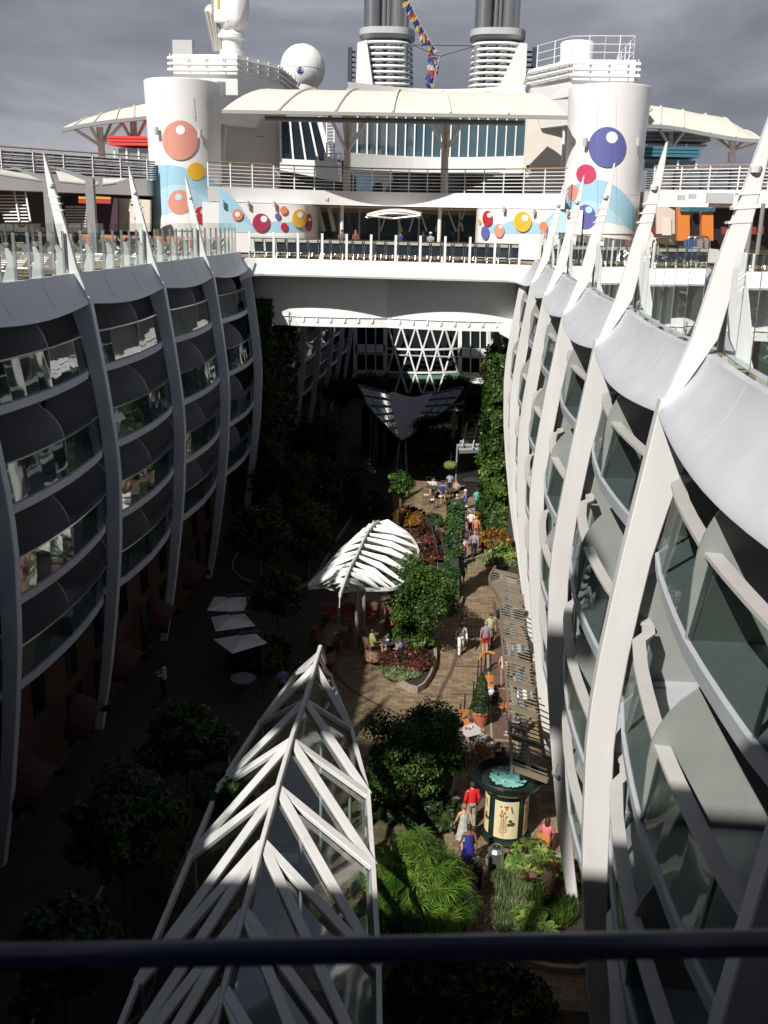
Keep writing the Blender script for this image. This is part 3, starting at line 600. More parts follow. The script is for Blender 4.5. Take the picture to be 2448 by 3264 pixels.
# ---- funnels
def funnel(cx_,mir,label):
    Y=184.; F=empty('funnel',(cx_,Y,44),label,'funnel')
    zt=PY(840,70,Y).z; zc=PY(840,97,Y).z; zb=PY(840,200,Y).z-2
    W=5.0
    def ring(z,w,dp,mm,r,nm):
        pts=[Vector((cx_+w*math.copysign(abs(math.cos(a))**0.65,math.cos(a)),Y+dp*math.copysign(abs(math.sin(a))**0.65,math.sin(a)),z)) for a in[2*math.pi*k/40 for k in range(41)]]
        return mm.path(pts,r,6)
    for k in range(11):
        z=lerp(zc-0.4,zb,k/10.); w=W*(1-0.10*(1-k/10))*0.92; MBk=MB(); ring(z,w,5.5,MBk,0.27,0); MBk.build('louvre_ring',white,F,smooth=True)
    co_=MB(); n=40
    co_.loft([[Vector((cx_+w*math.copysign(abs(math.cos(a))**0.65,math.cos(a)),Y+dp*math.copysign(abs(math.sin(a))**0.65,math.sin(a)),z)) for a in[2*math.pi*k/n for k in range(n)]] for z,w,dp in((zt-1.5,4.0,5.0),(zt-1.0,4.7,5.7),(zt,4.7,5.7),(zt+0.02,3,3))])
    co_.build('collar',lgrey,F)
    bk_=MB()
    bk_.box((cx_,Y+1.5,(zt+zb)/2-0.5),(6.4,6,zt-zb-0.6)); bk_.build('inner_casing',dgrey,F)
    for k,(dx,dy,r) in enumerate([(-2.7,-1.5,1.5),(-0.55,-2.4,0.38),(0.25,-2.4,0.3),(1.75,-1.9,1.1),(3.0,0.4,0.9),(-0.4,1.2,1.3)]):
        MB().lathe([(r,0),(r,34),(0,34)],(cx_+dx*0.92,Y+dy,zb),20).build('exhaust_pipe',(mat('dull_pipe',(0.33,0.33,0.34),0.3,metal=0.85) if k==0 else chrome) if k<5 else lgrey,F,smooth=False)
    # low grey cylinders seen between the rings
    for k in range(4): MB().lathe([(0.9,0),(0.9,9),(0.0,9)],(cx_-3+2.0*k,Y-3.9,zb),14).build('inner_duct',mgrey,F)
    wp=[(1123,92),(1139,94),(1134,202),(1071,202)] if mir else [(772,92),(792,86),(808,202),(768,202)]
    MB().prism([PY(x,y,Y-6.6) for x,y in wp],(0,4.0,0)).build('side_wing',white,F)
    m=MB(); xa_,xb2=(1137,1159) if mir else (753,768); A_=PY(xa_,104,Y);B_=PY(xb2,104,Y); zz=PY(xa_,200,Y).z
    for k in range(9): m.box(((A_.x+B_.x)/2,Y,lerp(A_.z-0.6,zz,k/8)),(abs(B_.x-A_.x),1.2,0.16))
    xs_=B_.x-0.35 if mir else A_.x+0.35; m.box((xs_,Y-0.7,(A_.z+zz)/2),(0.7,0.7,A_.z-zz)); m.build('ladder_platform',mat('navy_steel',(0.03,0.035,0.06),0.6),F)
    return F
funnel(PY(836,130,184).x,False,'left funnel with polished exhaust pipes above white louvre rings')
funnel(PY(1072,130,184).x,True,'right funnel with polished exhaust pipes and a slanting white wing')
# ---- lounge with curtain wall behind deck sixteen
def arcY(t,y0,y1): return y0+(y1-y0)*math.sin(math.pi*t)
lg=empty('upper_lounge',(-4.9,80,22),'glazed upper lounge with tall blue windows between slim white mullions','lounge')
x0_,x1_=PY(752,300,79).x,PY(1134,300,79).x
zb_,zt_=24.85,29.4; n=22
def lp(t,z): return Vector((lerp(x0_,x1_,t),arcY(t,78.5,82),z))
MB().loft([[lp(k/n,zb_),lp(k/n,zt_)] for k in range(n+1)],False,False).build('window_glass',blueglass,lg)
for k in range(0,20): 
    p=lp(k/19,zb_); MB().box(p+Vector((0,-0.06,2.2)),(0.10,0.14,4.6)).build('mullion',white,lg)
MB().loft([[lp(k/n,zb_)+Vector((0,-0.2,0)),lp(k/n,23.7)+Vector((0,-0.05,0)),lp(k/n,23.7)+Vector((0,4,0)),lp(k/n,zb_)+Vector((0,4,0))] for k in range(n+1)]).build('spandrel',white,lg)
MB().loft([[lp(k/n,zt_-0.5)+Vector((0,-0.15,0)),lp(k/n,zt_+0.4)+Vector((0,-0.15,0)),lp(k/n,zt_+0.4)+Vector((0,2,0)),lp(k/n,zt_-0.5)+Vector((0,2,0))] for k in range(n+1)]).build('header',white,lg)
MB().box((-5,86,23),(22,0.4,3.4)).build('back_wall',dgrey,lg)

for k in range(5):
    x=lerp(-12,2,k/4); MB().box((x,85,22.9),(1.6,0.3,1.5)).build('inner_window',blueglass,lg)
# slanted glass box left
sg=empty('slanted_window_bay',(-14,76,24),'slanting glazed bay with four leaning panes left of the curtain wall','window bay')
A=PY(606,256,76);B=PY(688,256,76);C_=PY(716,352,76);D_=PY(608,346,76)
MB().prism([A,B,C_,D_],(0,0.05,0)).build('glass',mat('play_glass',(0.012,0.02,0.03),0.05,spec=1,bump=0.1),sg)
for k in range(5):
    t=k/4; MB().bar(A.lerp(B,t)+Vector((0,-0.1,0.1)),D_.lerp(C_,t)+Vector((0,-0.1,-0.1)),0.14 if k<4 else 0.35,0.15).build('frame',white,sg)
MB().prism([D_+Vector((-0.1,-0.2,0.1)),C_+Vector((0.5,-0.2,0.1)),C_+Vector((0.6,-0.2,-1.3)),D_+Vector((-0.1,-0.2,-0.7))],(0,2,0)).build('sill',white,sg)
# bright toys behind that glass
lad=empty('maintenance_ladder',PY(713,340,75),'white maintenance ladder with a small caged landing by the slanting window bay','ladder')
m=MB(); q=lambda x,y:PY(x,y,75)
for x in(706,722): m.tube(q(x,258),q(x,360),0.06,6)
for k in range(14): m.tube(q(706,262+7*k),q(722,262+7*k),0.03,5)
for y in(332,344,358): m.tube(q(702,y),q(737,y),0.05,6)
for x in(702,714,726,737): m.tube(q(x,330),q(x,360),0.05,6)
m.build('ladder_frame',white,lad)
# recess walls between towers and lounge
rw=empty('recess_walls',(-16,74,22),'beige side walls under the membrane roof, between each tower and the lounge','wall')
for xa_,xb2,s_ in((PY(478,300,74).x,PY(606,300,77).x,1),(PY(1134,300,77).x,PY(1226,300,74).x,-1)):
    w_=MB(); y1,y2=(73.5,76.5) if s_==1 else(76.5,73.5)
    w_.prism([(xa_,y1,22.2),(xb2,y2,22.2),(xb2,y2,28.3),(xa_,y1,28.3)],(0,0.3,0)); w_.build('wall',beige,rw)
for x,y in((498,290),(1196,285)):
    a,b,c,d=[PY(x+dx,y+dy,74.2 if x>900 else 73.8) for dx,dy in((0,-25),(40,-25),(40,75),(0,75))]
for x,y in((562,295),):
    MB().lathe([(0.28,0),(0.28,0.02),(0.12,0.03)],PY(x,y,75.0),12).build('vent',mgrey,rw)
MB().path([PY(488,245,73.2),PY(484,252,73.2),PY(488,260,73.2),PY(484,320,73.2),PY(482,362,73.2)],0.1,8).build('downpipe',white,rw)
MB().path([PY(1218,252,73.2),PY(1212,262,73.2),PY(1219,275,73.2),PY(1215,360,73.2)],0.1,8).build('downpipe',white,rw)
# ---- membrane roof
rf=empty('membrane_roof',(-5,68,28),'cream membrane roof between the two round towers on branching poles','roof')
def rfp(t,v):
    bx_=lerp(PY(480,243,66.8).x,PY(1226,256,66.8).x,t); tx=lerp(PY(592,193,71.8).x,PY(1142,202,71.8).x,t)
    z0=lerp(PY(480,243,66.8).z,PY(1226,256,66.8).z,t)+0.15; z1=lerp(PY(592,193,71.8).z,PY(1142,202,71.8).z,t)
    return Vector((lerp(bx_,tx,v),lerp(66.8,71.8,v),lerp(z0,z1,math.sin(v*math.pi/2)**0.95)))
for k in range(6):
    nn=8; rings=[]
    for i in range(nn+1):
        t=(k+i/nn)/6; rings.append([rfp(t,v/7)+Vector((0,0,-0.07*math.sin(math.pi*i/nn)*math.sin(math.pi*v/7))) for v in range(8)])
    MB().loft(rings,False,False).build('membrane',cream,rf,smooth=True)
for k in range(1,6): MB().path([rfp(k/6,v/10)+Vector((0,-0.02,0.05)) for v in range(11)],0.09,6).build('seam_cable',cream,rf)
MB().path([rfp(k/20,0)+Vector((0,-0.05,-0.1)) for k in range(21)],0,flat=(0.25,0.22)).build('gutter',mat('gutter_grey',(0.30,0.30,0.27),0.6),rf)
MB().path([rfp(0.12+0.76*k/20,0)+Vector((0,0.8,-0.4)) for k in range(21)],0.16,8).build('edge_tube',mgrey,rf)
MB().loft([[rfp(k/10,0)+Vector((0,0,-0.15)),rfp(k/10,0)+Vector((0,4.6,0.5))] for k in range(11)],False,False).build('lining',mgrey,rf)
for px_ in(750,961):
    b=PY(px_-1,412,72.6); j=PY(px_,330,72.6); MB().path([(b.x,72.6,21.8),(j.x,72.6,j.z),(j.x,72.0,27.6)],[0.27,0.25,0.14],12).build('pole',beige,rf)
    for dx,zz in((-38,250),(-8,250),(12,250),(46,252)): MB().tube((j.x,72.6,j.z),PY(px_+dx,zz,69.5 if abs(dx)>20 else 71),0.12,8).build('strut',beige,rf)
# ---- deck sixteen terrace
tr=empty('upper_terrace',(-5,68,21),'white curved terrace edge with multi bar railing above the pool deck bar','terrace')
def tp(t,z,dy=0): 
    X=lerp(-17.2,6.2,t); return Vector((X,arcY(t,66.9,72)+dy,z))
n=40
MB().loft([[tp(k/n,21.9),tp(k/n,20.95),tp(k/n,20.95,12-8*math.sin(math.pi*k/n)),tp(k/n,21.9,16-8*math.sin(math.pi*k/n))] for k in range(n+1)]).build('edge_band',white,tr)
for i in range(7):
    MB().path([tp(k/n,22.1+i*0.225,0.15) for k in range(n+1)],0.028 if i<6 else 0.05,6).build('rail_bar',white if i<6 else teak,tr)
for k in range(19): p=tp(k/18,21.9,0.15); MB().bar(p,p+Vector((0,0,1.5)),0.07,0.05).build('stanchion',white,tr)
for x,y in((703,430),(996,440)):
    p=PY(x,y,71.5); bevel(MB().box(p+Vector((0,-0.2,0)),(0.55,0.4,0.28)).build('floodlight',lgrey,tr),0.05)
# lower mural walls
def mural(label,pts,z0,z1):
    t=empty('mural_wall',(pts[0].x,pts[0].y,17.75),label,'mural wall'); MB().loft([[Vector((p.x,p.y,z0)),Vector((p.x,p.y,z1)),Vector((p.x,p.y+3,z1)),Vector((p.x,p.y+3,z0))] for p in pts]).build('wall',white,t); return t
def wallpts(lst): return spline([Vector((a,b,0)) for a,b in lst],5)
WL=wallpts([(-17.6,66.9),(-16,67.3),(-14,67.9),(-12.4,68.3),(-11.4,68.8),(-10.9,69.5),(-10.8,70.6)])
WR=wallpts([(7.4,66.9),(5.8,67.3),(3.6,67.9),(2.0,68.3),(1.1,68.8),(0.7,69.5),(0.6,70.6)])
ML=mural('low curved white wall right of the left tower with small coloured bubbles',WL,17.7,20.9)
MR=mural('low curved white wall left of the right tower with red, yellow and blue bubbles',WR,17.7,20.9)
def wall_hit(W):
    def f(x,y):
        d=ray(x,y)
        for i in range(len(W)-1):
            a,b=W[i],W[i+1]; ex,ey=b.x-a.x,b.y-a.y; den=d.x*ey-d.y*ex
            if abs(den)<1e-9: continue
            s=((a.x)*ey-(a.y)*ex)/den; u=((a.x)*d.y-(a.y)*d.x)/den
            if -0.02<=u<=1.02 and s>0: return EYE+d*s
        i=0 if abs(W[0].x-PY(x,y,68).x)<abs(W[-1].x-PY(x,y,68).x) else -1
        p=W[i]; tt=p.y/d.y; return Vector((p.x,p.y,(EYE+d*tt).z))
    return f
hL=wall_hit(WL); hR=wall_hit(WR)
surf_patch(hL,frange(473,545,12),curve([(472,402),(500,424),(520,446),(545,484)]),lambda x:500,'painted_wave',paint,ML,SKY1)
surf_patch(hL,frange(545,668,16),curve([(545,484),(570,481),(600,478),(620,481),(645,476),(670,482)]),lambda x:502,'painted_wave',paint,ML,SKY1)
surf_patch(hL,frange(473,545,12),curve([(472,440),(500,462),(545,490)]),lambda x:502,'painted_wave',paint,ML,SKY2,0.02)
for x,y,rx,ry,col,hx,hy,hr in [(513,464,11.5,12.5,CORAL,513,463,5.5),(564,481,18.5,20,CRI,570,473,7),(614,490,7.5,9,RED,0,0,0),(647,472,16,20,(0.68,0.42,0.05),649,464,6),(668,481,7,19,CRI,669,474,3.5),(600,467,6,7,IND,0,0,0),(613,454,8,9,CORAL,0,0,0)]:
    surf_disc(hL,x,y,rx,ry,'mounted_bubble',paint,ML,col,0.09,lift=0.03)
    if hr: surf_disc(hL,hx,hy,hr,hr,'bubble_highlight',paint,ML,WHT,0.01,lift=0.13)
surf_patch(hR,frange(1040,1222,24),curve([(1038,480),(1055,472),(1075,490),(1100,478),(1120,472),(1145,476),(1170,485),(1190,465),(1205,445),(1222,426)]),lambda x:505,'painted_wave',paint,MR,SKY1)
surf_patch(hR,frange(1175,1222,10),curve([(1175,490),(1200,462),(1222,448)]),lambda x:505,'painted_wave',paint,MR,SKY2,0.02)
for x,y,rx,ry,col,hx,hy,hr in [(1053,472,11,17,RED,1057,465,5),(1048,503,9,15,IND,0,0,0),(1078,498,11,15,SAL,1081,490,4),(1129,479,19,22,YEL,1134,471,7),(1174,489,9.5,10.5,CORAL,0,0,0),(1036,480,3,6,YEL,0,0,0)]:
    surf_disc(hR,x,y,rx,ry,'mounted_bubble',paint,MR,col,0.09,lift=0.03)
    if hr: surf_disc(hR,hx,hy,hr,hr,'bubble_highlight',paint,MR,WHT,0.01,lift=0.13)
for h,x,y,lb in [(hL,483,438,'above the blue wave right of the left tower'),(hL,537,440,'above the crimson bubble'),(hL,594,441,'above the tiny indigo bubble'),(hR,1153,457,'right of the big yellow bubble'),(hR,1088,452,'above the salmon bubble on the right mural'),(hR,1225,458,'beside the two tallest right fins')]:
    wlamp(h(x,y),lab='small grey wall lamp '+lb,s=0.8)
# ---- bar zone under terrace
bz=empty('pool_bar_front',(-5,77,17.75),'dark glazed bar front with white lattice braces under the terrace','bar front')
MB().box((-5,78,19.5),(14,0.2,3.6)).build('bar_glass',blueglass,bz)
for k,x in enumerate(frange(-11.3,0.9,8)): MB().box((x,77.8,19.4),(0.14,0.14,3.3)).build('window_frame',white,bz)
MB().box((-5,77.82,20.75),(13,0.12,0.5)).build('transom',lgrey,bz)
for xa_,xb2 in((842,822),(850,868),(902,884),(902,922),(960,940),(962,985),(1010,988),(640+350,1000)):
    MB().bar(PY(xa_,440,76.8),PY(xb2,500,76.8),0.12,0.12).build('lattice_brace',white,bz)
MB().box((-5,76.0,20.85),(13,5,0.1)).build('ceiling',beige,bz)
for x,y2 in((739,436),(951,436)): p=PY(x,y2,72.5); MB().tube((p.x,72.5,17.6),(p.x,72.5,21.2),0.13,10).build('column',white,bz)
for xt,xb2 in((685,700),(710,722)):
    a=PY(xt,443,75);b=PY(xb2,500,75); MB().bar(a,b,0.3,0.14).build('leaning_brace',white,bz)
cn2=empty('hanging_canopy',PY(850,455,70),'curved white hanging canopy with grey tube frame above the bar','canopy')
pc=[PY(lerp(792,908,k/12),453+9*(abs(k/6-1)**2)+0,70) for k in range(13)]
MB().loft([[p,p+Vector((0,2.2,0.1)),p+Vector((0,2.2,-0.12)),p+Vector((0,0,-0.12))] for p in pc]).build('shell',white,cn2)
MB().path([p+Vector((0,-0.1,-0.25)) for p in pc],0.09,8).build('tube_frame',steel,cn2)
MB().path([PY(792,466,69.8),PY(850,472,69.8),PY(908,466,69.8)],0.07,8).build('lower_tube',steel,cn2)
# ---- side membrane canopies
def sidecan(label,edge,back,poles,rib):
    t=empty('side_canopy',poles[0][0],label,'canopy')
    e_=spline(edge,5); b_=spline(back,5); n=len(e_)
    rings=[]
    for i in range(n):
        row=[]
        for v in range(6):
            u=v/5; p=e_[i].lerp(b_[i],u); p=Vector((p.x,p.y,lerp(e_[i].z,b_[i].z,math.sin(u*math.pi/2)))); row.append(p)
        rings.append(row)
    MB().loft(rings,False,False).build('membrane',cream,t,smooth=True)
    MB().path([p+Vector((0,0,-0.12)) for p in e_],0,flat=(0.3,0.25)).build('gutter',mgrey,t)
    for i in range(3,n,4): MB().path([p+Vector((0,0,0.04)) for p in rings[i]],0.07,6).build('seam',cream,t)
    for base,top,arms in poles:
        base=Vector(base);top=Vector(top); MB().tube(base,top,0.26,10).build('pole',beige,t)
        for a in arms: MB().tube(top+Vector((0,0,-1.6)) if False else base.lerp(top,0.45),Vector(a),0.12,8).build('strut',beige,t)
    return t
q=lambda x,y:PY(x,y,74)
sidecan('cream membrane canopy on branching beige poles left of the left tower',[q(133,278),q(180,268),q(240,259),q(290,254),q(325,250)],[PY(185,262,78),PY(215,250,78),PY(255,238,78),PY(290,230,78),PY(325,222,78)],[(PY(222,350,76),PY(215,275,76),[PY(160,278,75),PY(195,272,75),PY(240,266,77),PY(262,268,75)]),(PY(291,350,76),PY(288,262,76),[PY(262,262,75),PY(316,258,75)])],0)
sidecan('cream membrane canopy on branching beige poles right of the right tower',[q(1394,268),q(1450,272),q(1520,285),q(1590,297),q(1655,302)],[PY(1394,227,78),PY(1450,234,78),PY(1510,246,78),PY(1560,256,78),PY(1605,290,78)],[(PY(1580,352,76),PY(1582,300,76),[PY(1530,290,75),PY(1555,300,77),PY(1610,300,77),PY(1650,305,75)]),(PY(1452,350,76),PY(1448,285,76),[PY(1420,272,75),PY(1480,280,75)])],0)
# cabin with red (left) / blue (right) flat roof
def kiosk16(label,xa_,xb2,ytop,ybot,Y,col,gl):
    t=empty('deck_pavilion',PY((xa_+xb2)/2,ybot,Y),label,'pavilion'); a=PY(xa_,ytop,Y);b=PY(xb2,ytop,Y)
    for k in range(3): MB().box(((a.x+b.x)/2,Y+1.5,a.z-0.1-k*0.22),(b.x-a.x,3.4,0.17)).build('roof_slat',col,t)
    zb2=PY(xb2,ybot,Y).z; MB().box(((a.x+b.x)/2+0.2,Y+1.6,(a.z-0.8+zb2)/2),(b.x-a.x-0.7,2.6,a.z-0.8-zb2)).build('glass_wall',gl,t)
    for k in range(4): x=lerp(a.x+0.3,b.x-0.1,k/3); MB().box((x,Y+0.25,(a.z-0.8+zb2)/2),(0.12,0.12,a.z-0.8-zb2)).build('frame',white,t)
kiosk16('small glazed pavilion with a bright red slatted roof left of the left tower',234,325,293,350,72,mat('red_paint',(0.55,0.035,0.03),0.5),mat('pale_glass',(0.20,0.22,0.24),0.1,spec=1))
kiosk16('glazed pavilion with a blue slatted roof right of the right tower',1380,1513,316,365,70,mat('blue_roof',(0.035,0.14,0.19),0.5),blueglass)
kiosk16('upper glass house with leaning panes behind the blue roofed pavilion',1386,1536,283,316,76,mgrey,blueglass)
# ================================================================ PEOPLE
def ell(c,rx,ry,n=10,rz=0):
    c=Vector(c); return [c+Vector((rx*math.cos(2*math.pi*k/n)*math.cos(rz)-ry*math.sin(2*math.pi*k/n)*math.sin(rz),rx*math.cos(2*math.pi*k/n)*math.sin(rz)+ry*math.sin(2*math.pi*k/n)*math.cos(rz),0)) for k in range(n)]
POSES={}
def joints(pose,arms='down'):
    J={}
    if pose=='sit':
        h=0.47; J['pel']=(0,0,h+0.10); J['sp']=(0,-0.03,h+0.30); J['ch']=(0,-0.03,h+0.50); J['nk']=(0,-0.01,h+0.64); J['hd']=(0,0.02,h+0.74); J['tp']=(0,0.03,h+0.84)
        for s,n in((-1,'l'),(1,'r')):
            J['hp'+n]=(s*0.09,0.02,h+0.06); J['kn'+n]=(s*0.12,0.45,h+0.06); J['an'+n]=(s*0.13,0.47,0.08); J['to'+n]=(s*0.14,0.62,0.03)
            J['sh'+n]=(s*0.17,-0.02,h+0.56); J['el'+n]=(s*0.24,0.06,h+0.30); J['wr'+n]=(s*0.17,0.30,h+0.26)
    else:
        st=0.0 if pose=='stand' else 0.20
        J['pel']=(0,0,0.95); J['sp']=(0,0.0,1.14); J['ch']=(0,0.01,1.33); J['nk']=(0,0.02,1.49); J['hd']=(0,0.04,1.58); J['tp']=(0,0.05,1.68)
        for s,n in((-1,'l'),(1,'r')):
            a=st*s; J['hp'+n]=(s*0.09,0,0.92); J['kn'+n]=(s*0.10,0.04+a*0.6,0.50); J['an'+n]=(s*0.10,-0.03+a*1.1,0.08+ (0.05 if a<0 else 0)); J['to'+n]=(s*0.12,0.12+a*1.1,0.03)
            J['sh'+n]=(s*0.175,0.0,1.42)
            if arms=='down': J['el'+n]=(s*0.24,-0.03-a*0.4,1.14); J['wr'+n]=(s*0.25,0.06-a*0.8,0.90)
            elif arms=='hips': J['el'+n]=(s*0.33,-0.06,1.18); J['wr'+n]=(s*0.20,0.08,1.02)
            else: J['el'+n]=(s*0.22,0.06,1.16); J['wr'+n]=(s*0.12,0.30,1.18)
    return {k:Vector(v) for k,v in J.items()}
def body_mesh(pose,arms):
    key=(pose,arms)
    if key in POSES: return POSES[key]
    J=joints(pose,arms); V=[];E=[];Rr=[]
    def v(p,r): V.append(Vector(p));Rr.append(r);return len(V)-1
    pel=v(J['pel'],0.125); sp=v(J['sp'],0.105); ch=v(J['ch'],0.125); nk=v(J['nk'],0.05); hd=v(J['hd'],0.078); hm=v((J['hd']+J['tp'])/2+Vector((0,0,0.02)),0.086); tp=v(J['tp'],0.06)
    E+=[(pel,sp),(sp,ch),(ch,nk),(nk,hd),(hd,hm),(hm,tp)]
    fw=(J['tp']-J['hd'])
    no=v(J['hd']+Vector((0,0.095,0.03)),0.014); E.append((hd,no))
    for s,n in((-1,'l'),(1,'r')):
        ea=v(J['hd']+Vector((s*0.088,0,0.04)),0.013); E.append((hm,ea))
        hp=v(J['hp'+n],0.088); kn=v(J['kn'+n],0.056); md=v((J['kn'+n]*0.6+J['an'+n]*0.4),0.052); an=v(J['an'+n],0.036); to=v(J['to'+n],0.03)
        E+=[(pel,hp),(hp,kn),(kn,md),(md,an),(an,to)]
        sh=v(J['sh'+n],0.055); el=v(J['el'+n],0.040); wr=v(J['wr'+n],0.026); dr=(J['wr'+n]-J['el'+n]).normalized(); pm=v(J['wr'+n]+dr*0.07,0.03)
        E+=[(ch,sh),(sh,el),(el,wr),(wr,pm)]
        side=Vector((0,1,0)) if abs(dr.z)>0.6 else Vector((1,0,0)); inn=Vector((-s*0.3,0,-0.2))
        for q,l in((-0.028,0.06),(-0.010,0.075),(0.010,0.08),(0.028,0.065)):
            f1=v(J['wr'+n]+dr*0.10+side*q,0.009); f2=v(J['wr'+n]+dr*(0.10+l*0.6)+side*q*1.1+inn*0.06,0.008); E+=[(pm,f1),(f1,f2)]
        t1=v(J['wr'+n]+dr*0.06+side*0.045+inn*0.03,0.010); E.append((pm,t1))
    me=bpy.data.meshes.new('body_skeleton'); me.from_pydata(V,E,[]); o=bpy.data.objects.new('body_tmp',me); COL.objects.link(o)
    sk=o.modifiers.new('s','SKIN'); sk.use_smooth_shade=True
    for i,r in enumerate(Rr): me.skin_vertices[0].data[i].radius=(r,r); 
    for d in me.skin_vertices[0].data: d.use_root=False
    me.skin_vertices[0].data[0].use_root=True
    ss=o.modifiers.new('u','SUBSURF'); ss.levels=1; ss.render_levels=1
    dg=bpy.context.evaluated_depsgraph_get(); nm=bpy.data.meshes.new_from_object(o.evaluated_get(dg)); nm.name='body'
    nm.materials.clear(); nm.materials.append(skinm)
    nm.polygons.foreach_set('use_smooth',[True]*len(nm.polygons))
    bpy.data.objects.remove(o); POSES[key]=(nm,J); return POSES[key]
CLO={}
def cloth(kind,pose,arms,J):
    key=(kind,pose,arms)
    if key in CLO: return CLO[key]
    m=MB()
    def limb(a,b,r0,r1,cut=1.0,n=8):
        a=Vector(a);b=a.lerp(Vector(b),cut); m.path([a,(a+b)/2,b],[r0,(r0+r1)/2,r1],n,cap=False)
    sitp=(pose=='sit')
    if kind in('shirt','tank','jacket'):
        w=1.0; prof=[(J['pel']+Vector((0,0,-0.02)),0.165,0.125),(J['sp'],0.145,0.115),(J['ch'],0.19,0.13),(J['sh'+'l']*0.5+J['shr']*0.5+Vector((0,0,0.035)),0.16,0.085),(J['nk'],0.065,0.065)]
        m.loft([ell(c,a,b,14) for c,a,b in prof],False)
        if kind!='tank':
            for n in'lr':
                limb(J['ch']+ (J['sh'+n]-J['ch'])*0.75,J['sh'+n],0.075,0.072); limb(J['sh'+n],J['el'+n],0.072,0.068,0.75 if kind=='shirt' else 1.0)
                if kind=='jacket': limb(J['el'+n],J['wr'+n],0.064,0.045,0.95)
    elif kind=='dress':
        if sitp: 
            m.loft([ell(c,a,b,14) for c,a,b in [(J['pel']+Vector((0,0,-0.06)),0.19,0.16),(J['sp'],0.14,0.115),(J['ch'],0.17,0.12),(J['nk']+Vector((0,0,-0.08)),0.12,0.075)]],True)
            for n in'lr': limb(J['hp'+n],J['kn'+n],0.115,0.10)
        else:
            m.loft([ell(c,a,b,16) for c,a,b in [((0,0,0.42),0.26,0.22),((0,0,0.65),0.22,0.19),((0,0,0.92),0.185,0.15),(J['sp'],0.14,0.112),(J['ch'],0.165,0.12),(J['nk']+Vector((0,0,-0.07)),0.13,0.08)]],False)
    elif kind=='swimsuit':
        m.loft([ell(c,a,b,14) for c,a,b in [((0,0,0.84),0.12,0.10),((0,0,0.95),0.165,0.125),(J['sp'],0.135,0.112),(J['ch'],0.155,0.125),(J['nk']+Vector((0,0.0,-0.09)),0.11,0.085)]],False)
    if kind in('shorts','trousers','shortskirt'):
        cut=0.65 if kind=='shorts' else 1.0
        m.loft([ell(c,a,b,14) for c,a,b in [(J['pel']+Vector((0,0,-0.10)),0.165,0.13),(J['pel']+Vector((0,0,0.05)),0.155,0.125)]],True)
        for n in'lr':
            limb(J['hp'+n],J['kn'+n],0.108,0.085,cut,10)
            if kind=='trousers': limb(J['kn'+n],J['an'+n],0.082,0.07,1.0,10)
    if kind=='hair_short':
        c=J['hd']*0.45+J['tp']*0.55+Vector((0,-0.018,0.012)); m.loft([ell(c+Vector((0,-0.01*(i<2),z)),r,r*1.08,14) for i,(z,r) in enumerate([(-0.055,0.088),(-0.01,0.098),(0.04,0.096),(0.075,0.075),(0.10,0.035)])],True)
    if kind=='hair_long':
        c=J['hd']*0.45+J['tp']*0.55+Vector((0,-0.028,0.012)); m.loft([ell(c+Vector((0,-0.03*(i<3),z)),r,r*1.02,14) for i,(z,r) in enumerate([(-0.27,0.06),(-0.18,0.09),(-0.08,0.094),(-0.01,0.102),(0.04,0.10),(0.075,0.078),(0.10,0.035)])],True)
    if kind=='cap':
        c=J['hd']*0.3+J['tp']*0.7+Vector((0,-0.0,0.0)); m.loft([ell(c+Vector((0,0,z)),r,r*1.08,16) for z,r in[(0,0.105),(0.05,0.10),(0.085,0.07),(0.1,0.02)]],True); m.prism([c+Vector((x,y,0.0)) for x,y in((-0.08,0.07),(-0.06,0.19),(0.06,0.19),(0.08,0.07))],(0,0,0.012))
    if kind=='eyes':
        for s in(-1,1): m.sphere(J['hd']+Vector((s*0.033,0.083,0.052)),0.011,8,6)
    if kind=='shoes':
        for n in'lr': a=J['an'+n]; t=J['to'+n]; m.loft([ell(a*0.5+t*0.5+Vector((0,0.02,z)),rx,ry,12) for z,rx,ry in[(-0.05,0.055,0.14),(0.0,0.055,0.135),(0.03,0.04,0.09)]],True)
    me=bpy.data.meshes.new(kind); me.from_pydata(m.v,[],m.f); me.polygons.foreach_set('use_smooth',[kind not in('cap',)]*len(me.polygons)); CLO[key]=me; return me
SKIN=(0.42,0.22,0.14); SKIN2=(0.16,0.075,0.045); SKIN3=(0.5,0.27,0.18)
def person(label,pos,face,h=1.7,pose='stand',arms='down',top=('shirt',(0.5,0.5,0.5)),bot=('trousers',(0.1,0.1,0.12)),hair=('hair_short',(0.08,0.05,0.03)),skin=SKIN,pat=False,cap=None,group=None):
    e=empty('person',pos,label,'person',group); e.rotation_euler=(0,0,face); e.scale=(h/1.74,)*3
    me,J=body_mesh(pose,arms)
    def add(nm,mesh,m,c):
        o=bpy.data.objects.new(nm,mesh if not mesh.materials or mesh.materials[0]==m else mesh.copy()); 
        if not o.data.materials: o.data.materials.append(m)
        elif o.data.materials[0]!=m: o.data.materials[0]=m
        COL.objects.link(o); o.parent=e; o.color=(*c,1); return o
    add('body',me,skinm,skin)
    fm=fabricpat if pat else fabric
    if top: add({'shirt':'shirt','tank':'tank_top','jacket':'jacket','dress':'dress','swimsuit':'swimsuit'}[top[0]],cloth(top[0],pose,arms,J),fm,top[1])
    if bot: add({'shorts':'shorts','trousers':'trousers'}[bot[0]],cloth(bot[0],pose,arms,J),fabric,bot[1])
    if hair: add('hair',cloth(hair[0],pose,arms,J),hairm,hair[1])
    if cap: add('cap',cloth('cap',pose,arms,J),fabric,cap)
    add('eyes',cloth('eyes',pose,arms,J),black,(0,0,0)); add('shoes',cloth('shoes',pose,arms,J),fabric,(0.06,0.06,0.06) if pose!='sit' else (0.3,0.3,0.3))
    return e
